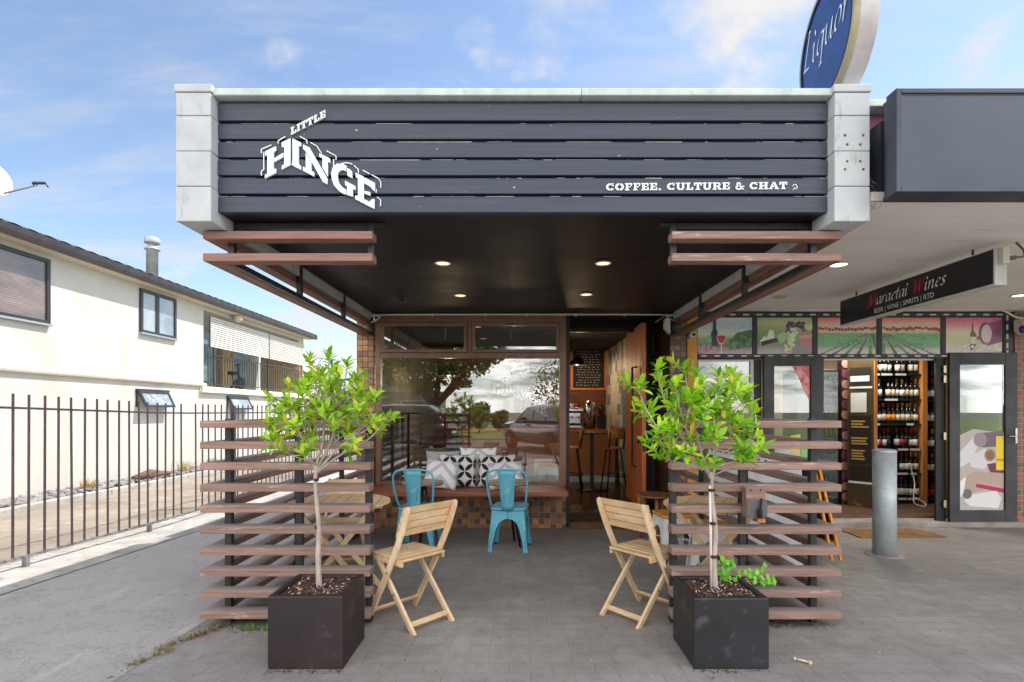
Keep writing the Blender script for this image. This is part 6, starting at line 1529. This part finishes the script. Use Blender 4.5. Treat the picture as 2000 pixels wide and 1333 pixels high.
barstool(1.45, 8.62, 10, 'bar stool with curved honey backrest just behind the open door'); barstool(.80, 8.75, 80, 'bar stool partly cut off by the window frame, beside the high bar table')
bt_ = thing('bar_table', 'high black bar table between two bar stools inside the cafe', 'table', (1.14,8.95,.08))
part(bt_, 'tabletop', MB().box(.93,1.36,8.7,9.2,1.005,1.03), M_black, bevel=.004); part(bt_, 'pedestal', MB().box(1.12,1.18,8.92,8.98,.1,1.004), M_black); part(bt_, 'base', MB().lathe([(.26,.081),(.26,.095),(.05,.11),(.001,.11)], (1.15,8.95,0), 28), M_black)
shf = thing('metal_rack', 'black metal rack with shelves just inside the cafe window', 'rack', (-1.2,8.0,.08))
m = MB()
for x in (-1.72,-.93):
    for y in (7.8,8.2): m.box(x-.015,x+.015,y-.015,y+.015,.08,1.36)
part(shf, 'frame', m, M_black); m = MB()
for z in (.5,.9,1.33): m.box(-1.74,-.91,7.78,8.22,z,z+.025)
part(shf, 'shelf', m, mat('rack_shelf', S(80,48,34), None, .5))
def pendant(x, y, z, label, mt, warm=True):
    r = thing('pendant_lamp', label, 'lamp', (x,y,z), 'pendant lamps in the cafe')
    part(r, 'shade', MB().lathe([(.03,.18),(.05,.17),(.16,.04),(.20,0),(.195,0),(.155,.04),(.045,.16),(.001,.165)], (x,y,z), 28), mt)
    part(r, 'bulb', MB().lathe([(.001,-.0),(.03,.01),(.045,.045),(.03,.09),(.001,.11)], (x,y,z), 14), M_lampw)
    part(r, 'cord', MB().tube([(x,y,z+.18),(x,y,2.63)], .006, 6), M_black)
    l = bpy.data.lights.new('pendant_glow', 'POINT'); l.energy = 7; l.color = (1,.72,.42); l.shadow_soft_size = .05
    o = bpy.data.objects.new('pendant_glow', l); COL.objects.link(o); o.location = (x,y,z-.04)
pendant(X(876,8.4), 8.4, Z(735,8.4), 'dark pendant lamp with warm glow behind the upper middle of the window', M_black)
pendant(X(1003,9.6), 9.6, Z(712,9.6), 'gold pendant lamp hanging over the counter', mat('gold_shade', S(206,160,70), None, .3, metal=.8))
pendant(1.05, 10.4, 2.25, 'small pendant lamp over the espresso machine seen through the doorway', M_black)
for u, nm in ((870,'fine chain hanging behind the left upper sash'), (998,'fine chain hanging behind the right upper sash')):
    m = MB(); x, y = X(u,7.2), 7.2
    for i in range(9): z = 2.60 - i*.032; m.tube([(x + (.008 if i % 2 else .002)*math.cos(t*.7), y + (.002 if i % 2 else .008)*math.cos(t*.7), z + .02*math.sin(t*.7)) for t in range(10)], .0025, 5)
    m.box(x-.03,x+.03,y-.03,y+.03,2.60,2.63); solo('hanging_chain', m, M_chrome, nm, 'chain', 'window stay chains')

# ------------------------------------------------------------------ the far side of the street, seen mirrored in the glass
M_road = mat('street_asphalt', S(110,108,106), S(92,90,90), .85, scale=2, bump=.4, bscale=90)
sheet(-60, 60, [-12.5, -1.75], -.006, M_road, 'road')
mb = MB(); mb.box(-60, 60, -1.75, -1.6, -.12, .004); struct('kerb', mb, M_edge)
M_grass = mat('street_grass', S(120,130,70), S(96,112,56), .95, scale=6, bump=.5, bscale=80)
sheet(-60, 60, [-60, -12.5], .02, M_grass, 'grass_verge')
mb = MB(); mb.box(-60, 60, -180, -60, -.5, -.02); struct('water', mb, mat('bay_water', S(120,150,164), None, .1), recalc=True)
def leaf_tree(name, label, x, y, z0, trunkh, lobes, n, s, ml, mb_, group=None, tr=.18):
    r = thing(name, label, 'tree', (x,y,z0), group); t = MB(); top = Vector((x,y,z0+trunkh))
    t.tube([(x,y,z0-.1),(x+.05,y,z0+trunkh*.5),top], [tr*1.3, tr, tr*.8], 10)
    for (cx_,cy_3,cz_3,rx,ry,rz) in lobes:
        c = Vector((x+cx_,y+cy_3,z0+cz_3)); t.tube(catmull([top-Vector((0,0,.3)), top.lerp(c,.5)+Vector((0,0,-.1)), c], 4), [tr*.6-(tr*.5)*i/8 for i in range(9)], 6)
    part(r, 'trunk', t, mb_); l = MB(); tot = sum(a[3]*a[5] for a in lobes)
    for (cx_,cy_3,cz_3,rx,ry,rz) in lobes:
        for i in range(int(n*rx*rz/tot)):
            u = Vector((rnd.gauss(0,1),rnd.gauss(0,1),rnd.gauss(0,1))).normalized()*(rnd.random()**.45)
            p = Vector((x+cx_+u.x*rx, y+cy_3+u.y*ry, z0+cz_3+u.z*rz)); a = Vector((rnd.gauss(0,1),rnd.gauss(0,1),rnd.gauss(0,1))).normalized(); b = a.cross(Vector((rnd.gauss(0,1),rnd.gauss(0,1),rnd.gauss(0,1)))).normalized(); k = s*rnd.uniform(.5,1.2)
            l.add([p-a*k, p+b*k*.45, p+a*k, p-b*k*.45], [(0,1,2,3)])
    part(r, 'crown', l, ml, recalc=False); return r
M_dleaf = leafmat('dark_leaf', S(70,94,40), S(96,116,50), S(130,140,64), None, .3)
M_trunk = mat('dark_bark', S(96,80,68), S(70,58,50), .9, scale=8, bump=.5)
def mir(u, dv): return X(u, dv), 2*FD - dv        # where a thing seen mirrored in the cafe glass stands
tx, ty = mir(850, 30)
leaf_tree('coastal_tree', 'large spreading coastal tree mirrored in the cafe window', tx, ty, 0, 1.9, [(-1.5,0,3.5,1.6,1.4,1.0),(.2,0,3.9,1.7,1.5,1.1),(1.8,0,4.0,1.5,1.4,.8),(2.8,.2,4.6,1.3,1.2,.8),(-2.6,0,4.2,1.5,1.4,1.0),(.5,0,5.2,2.2,1.8,1.0),(1.5,.3,2.9,.6,.6,.4),(-.6,0,2.7,.9,.9,.5)], 9000, .15, M_dleaf, M_trunk, tr=.3)
for u, dv, hh, lb in ((935,34,1.9,'bushy shrub mirrored beside the coastal tree in the window'),(975,36,1.4,'low shrub mirrored before the grey car in the window'),(1100,28,4.2,'tall shrub mirrored at the right edge of the cafe window')):
    x, y = mir(u, dv); leaf_tree('roadside_shrub', lb, x, y, 0, hh*.3, [(0,0,hh*.55,hh*.42,hh*.42,hh*.45),(.3,0,hh*.8,hh*.25,hh*.25,hh*.25)], 1500, .12, M_dleaf, M_trunk, 'roadside shrubs', tr=.06)
def suv(name, label, loc, rot, paint):
    r = thing('parked_car', label, 'car', (0,0,0), 'cars parked across the street')
    S_ = [(-2.3,.45,.80,.55),(-2.25,.35,.98,.80),(-1.5,.25,1.02,.88),(-.9,.22,1.02,.90),(.9,.22,1.02,.90),(1.5,.25,1.02,.90),(2.2,.35,1.05,.84),(2.3,.45,.85,.7)]
    def loft(prof, name, mtl, par=r):
        m = MB(); n = 12; V_ = []
        for (x, z0, z1, w) in prof:
            for k in range(n):
                a = 2*math.pi*k/n; c_, s_ = math.cos(a), math.sin(a); c_ = math.copysign(abs(c_)**.45, c_); s_ = math.copysign(abs(s_)**.45, s_)
                V_.append((x, w*c_, (z0+z1)/2 + (z1-z0)/2*s_))
        N_ = len(prof); m.add(V_, [(i*n+k,i*n+(k+1)%n,(i+1)*n+(k+1)%n,(i+1)*n+k) for i in range(N_-1) for k in range(n)] + [tuple(range(n))[::-1], tuple((N_-1)*n+k for k in range(n))], True)
        return part(par, name, m, mtl)
    body = loft(S_, 'body', paint)
    loft([(-1.2,.95,1.05,.82),(-.55,.95,1.58,.72),(.2,.95,1.64,.72),(1.6,.95,1.60,.70),(2.05,.95,1.3,.74),(2.2,.95,1.05,.78)], 'cabin', paint)
    mw_ = mat('car_glass', S(30,36,42), None, .05, spec=.9)
    m = MB()
    for s in (-1,1):
        for a, b, c_, d_ in ((-.75,-.35,.15,.15),(.22,.22,1.0,1.0),(1.08,1.08,1.55,1.75)):
            P = [(a,s*.835,1.06),(b,s*.745,1.5),(c_,s*.745,1.5),(d_,s*.835,1.06)]; m.prism(P, (0,s*.012,0))
    m.prism([(-1.12,-.7,1.08),(-1.12,.7,1.08),(-.62,.6,1.5),(-.62,-.6,1.5)], (-.03,0,.02)); m.prism([(2.17,-.68,1.1),(2.17,.68,1.1),(2.0,.62,1.48),(2.0,-.62,1.48)], (.03,0,.02)); part(r, 'window', m, mw_)
    for x in (-1.45,1.42):
        for s in (-1,1):
            w = part(r, 'wheel', MB().lathe([(.2,-.1),(.33,-.1),(.36,-.07),(.36,.07),(.33,.1),(.2,.1)], (x,s*.82,.36), 28, axis='y'), mat('tyre', S(28,28,28), None, .8))
            m = MB(); m.lathe([(.2,-.09),(.205,.09),(.2,.09),(.001,.06)], (x,s*.82,.36), 24, axis='y')
            for k in range(7): a = k*.9; m.bar((x,s*.925,.36),(x+.2*math.cos(a),s*.925,.36+.2*math.sin(a)),.03,.035,up=(0,1,0))
            part(w, 'rim', m, M_chrome)
    for s in (-1,1):
        part(r, 'headlight', MB().box(-2.32,-2.2,s*.45,s*.75,.72,.88), M_white, bevel=.02); part(r, 'tail_light', MB().box(2.24,2.32,s*.55,s*.76,.78,1.05), fc((150,20,24)), bevel=.02); part(r, 'mirror', MB().box(-.62,-.5,s*.84,s*1.0,1.05,1.18), paint, bevel=.03)
    part(r, 'number_plate', MB().box(2.31,2.335,-.2,.2,.6,.72), M_white)
    return place(r, loc[0], loc[1], -.006, rot)
pk = NT('dark_paint'); pk.set(color=S(34,32,40), rough=.25, coat=1.); x, y = mir(815, 19.5); suv('parked_car', 'dark four wheel drive mirrored in the left of the window', (x-.9, y), 12, pk.m)
pg = NT('grey_paint'); pg.set(color=S(96,104,112), rough=.25, coat=1.); x, y = mir(1060, 19.0); suv('parked_car', 'grey hatch backed car mirrored in the right of the window', (x+.3, y), 62, pg.m)
nh = thing('weatherboard_house', 'grey house with white window mirrored at the left edge of the cafe window', 'house', (-9.5,-22,0))
part(nh, 'wall', MB().box(-14,-5.6,-26,-22,0,2.6), mat('grey_boards', S(150,154,158), None, .7)); m = MB(); m.prism([(-14.4,-21.6,2.6),(-5.2,-21.6,2.6),(-9.8,-21.6,3.9)], (0,-4.8,0)); part(nh, 'roof', m, mat('grey_roof', S(120,124,128), None, .7))
w_ = part(nh, 'window', MB().box(-8,-6.4,-21.99,-21.95,1.0,2.1), M_white); part(w_, 'pane', MB().box(-7.9,-6.5,-21.949,-21.93,1.1,2.0), mat('teal_glass', S(60,110,120), None, .1))
# greenery far behind the house
leaf_tree('background_tree', 'dark rounded tree far behind the house, beside the tiled pilaster', -9.4, 27, -.3, 1.2, [(0,0,2.3,1.5,1.3,1.1),(1.2,0,1.8,1.2,1.2,1.0),(-1.2,0,1.7,1.2,1.2,.9)], 3800, .10, leafmat('far_leaf', S(60,84,44), S(84,108,56), S(110,128,70), None, .2), M_trunk)
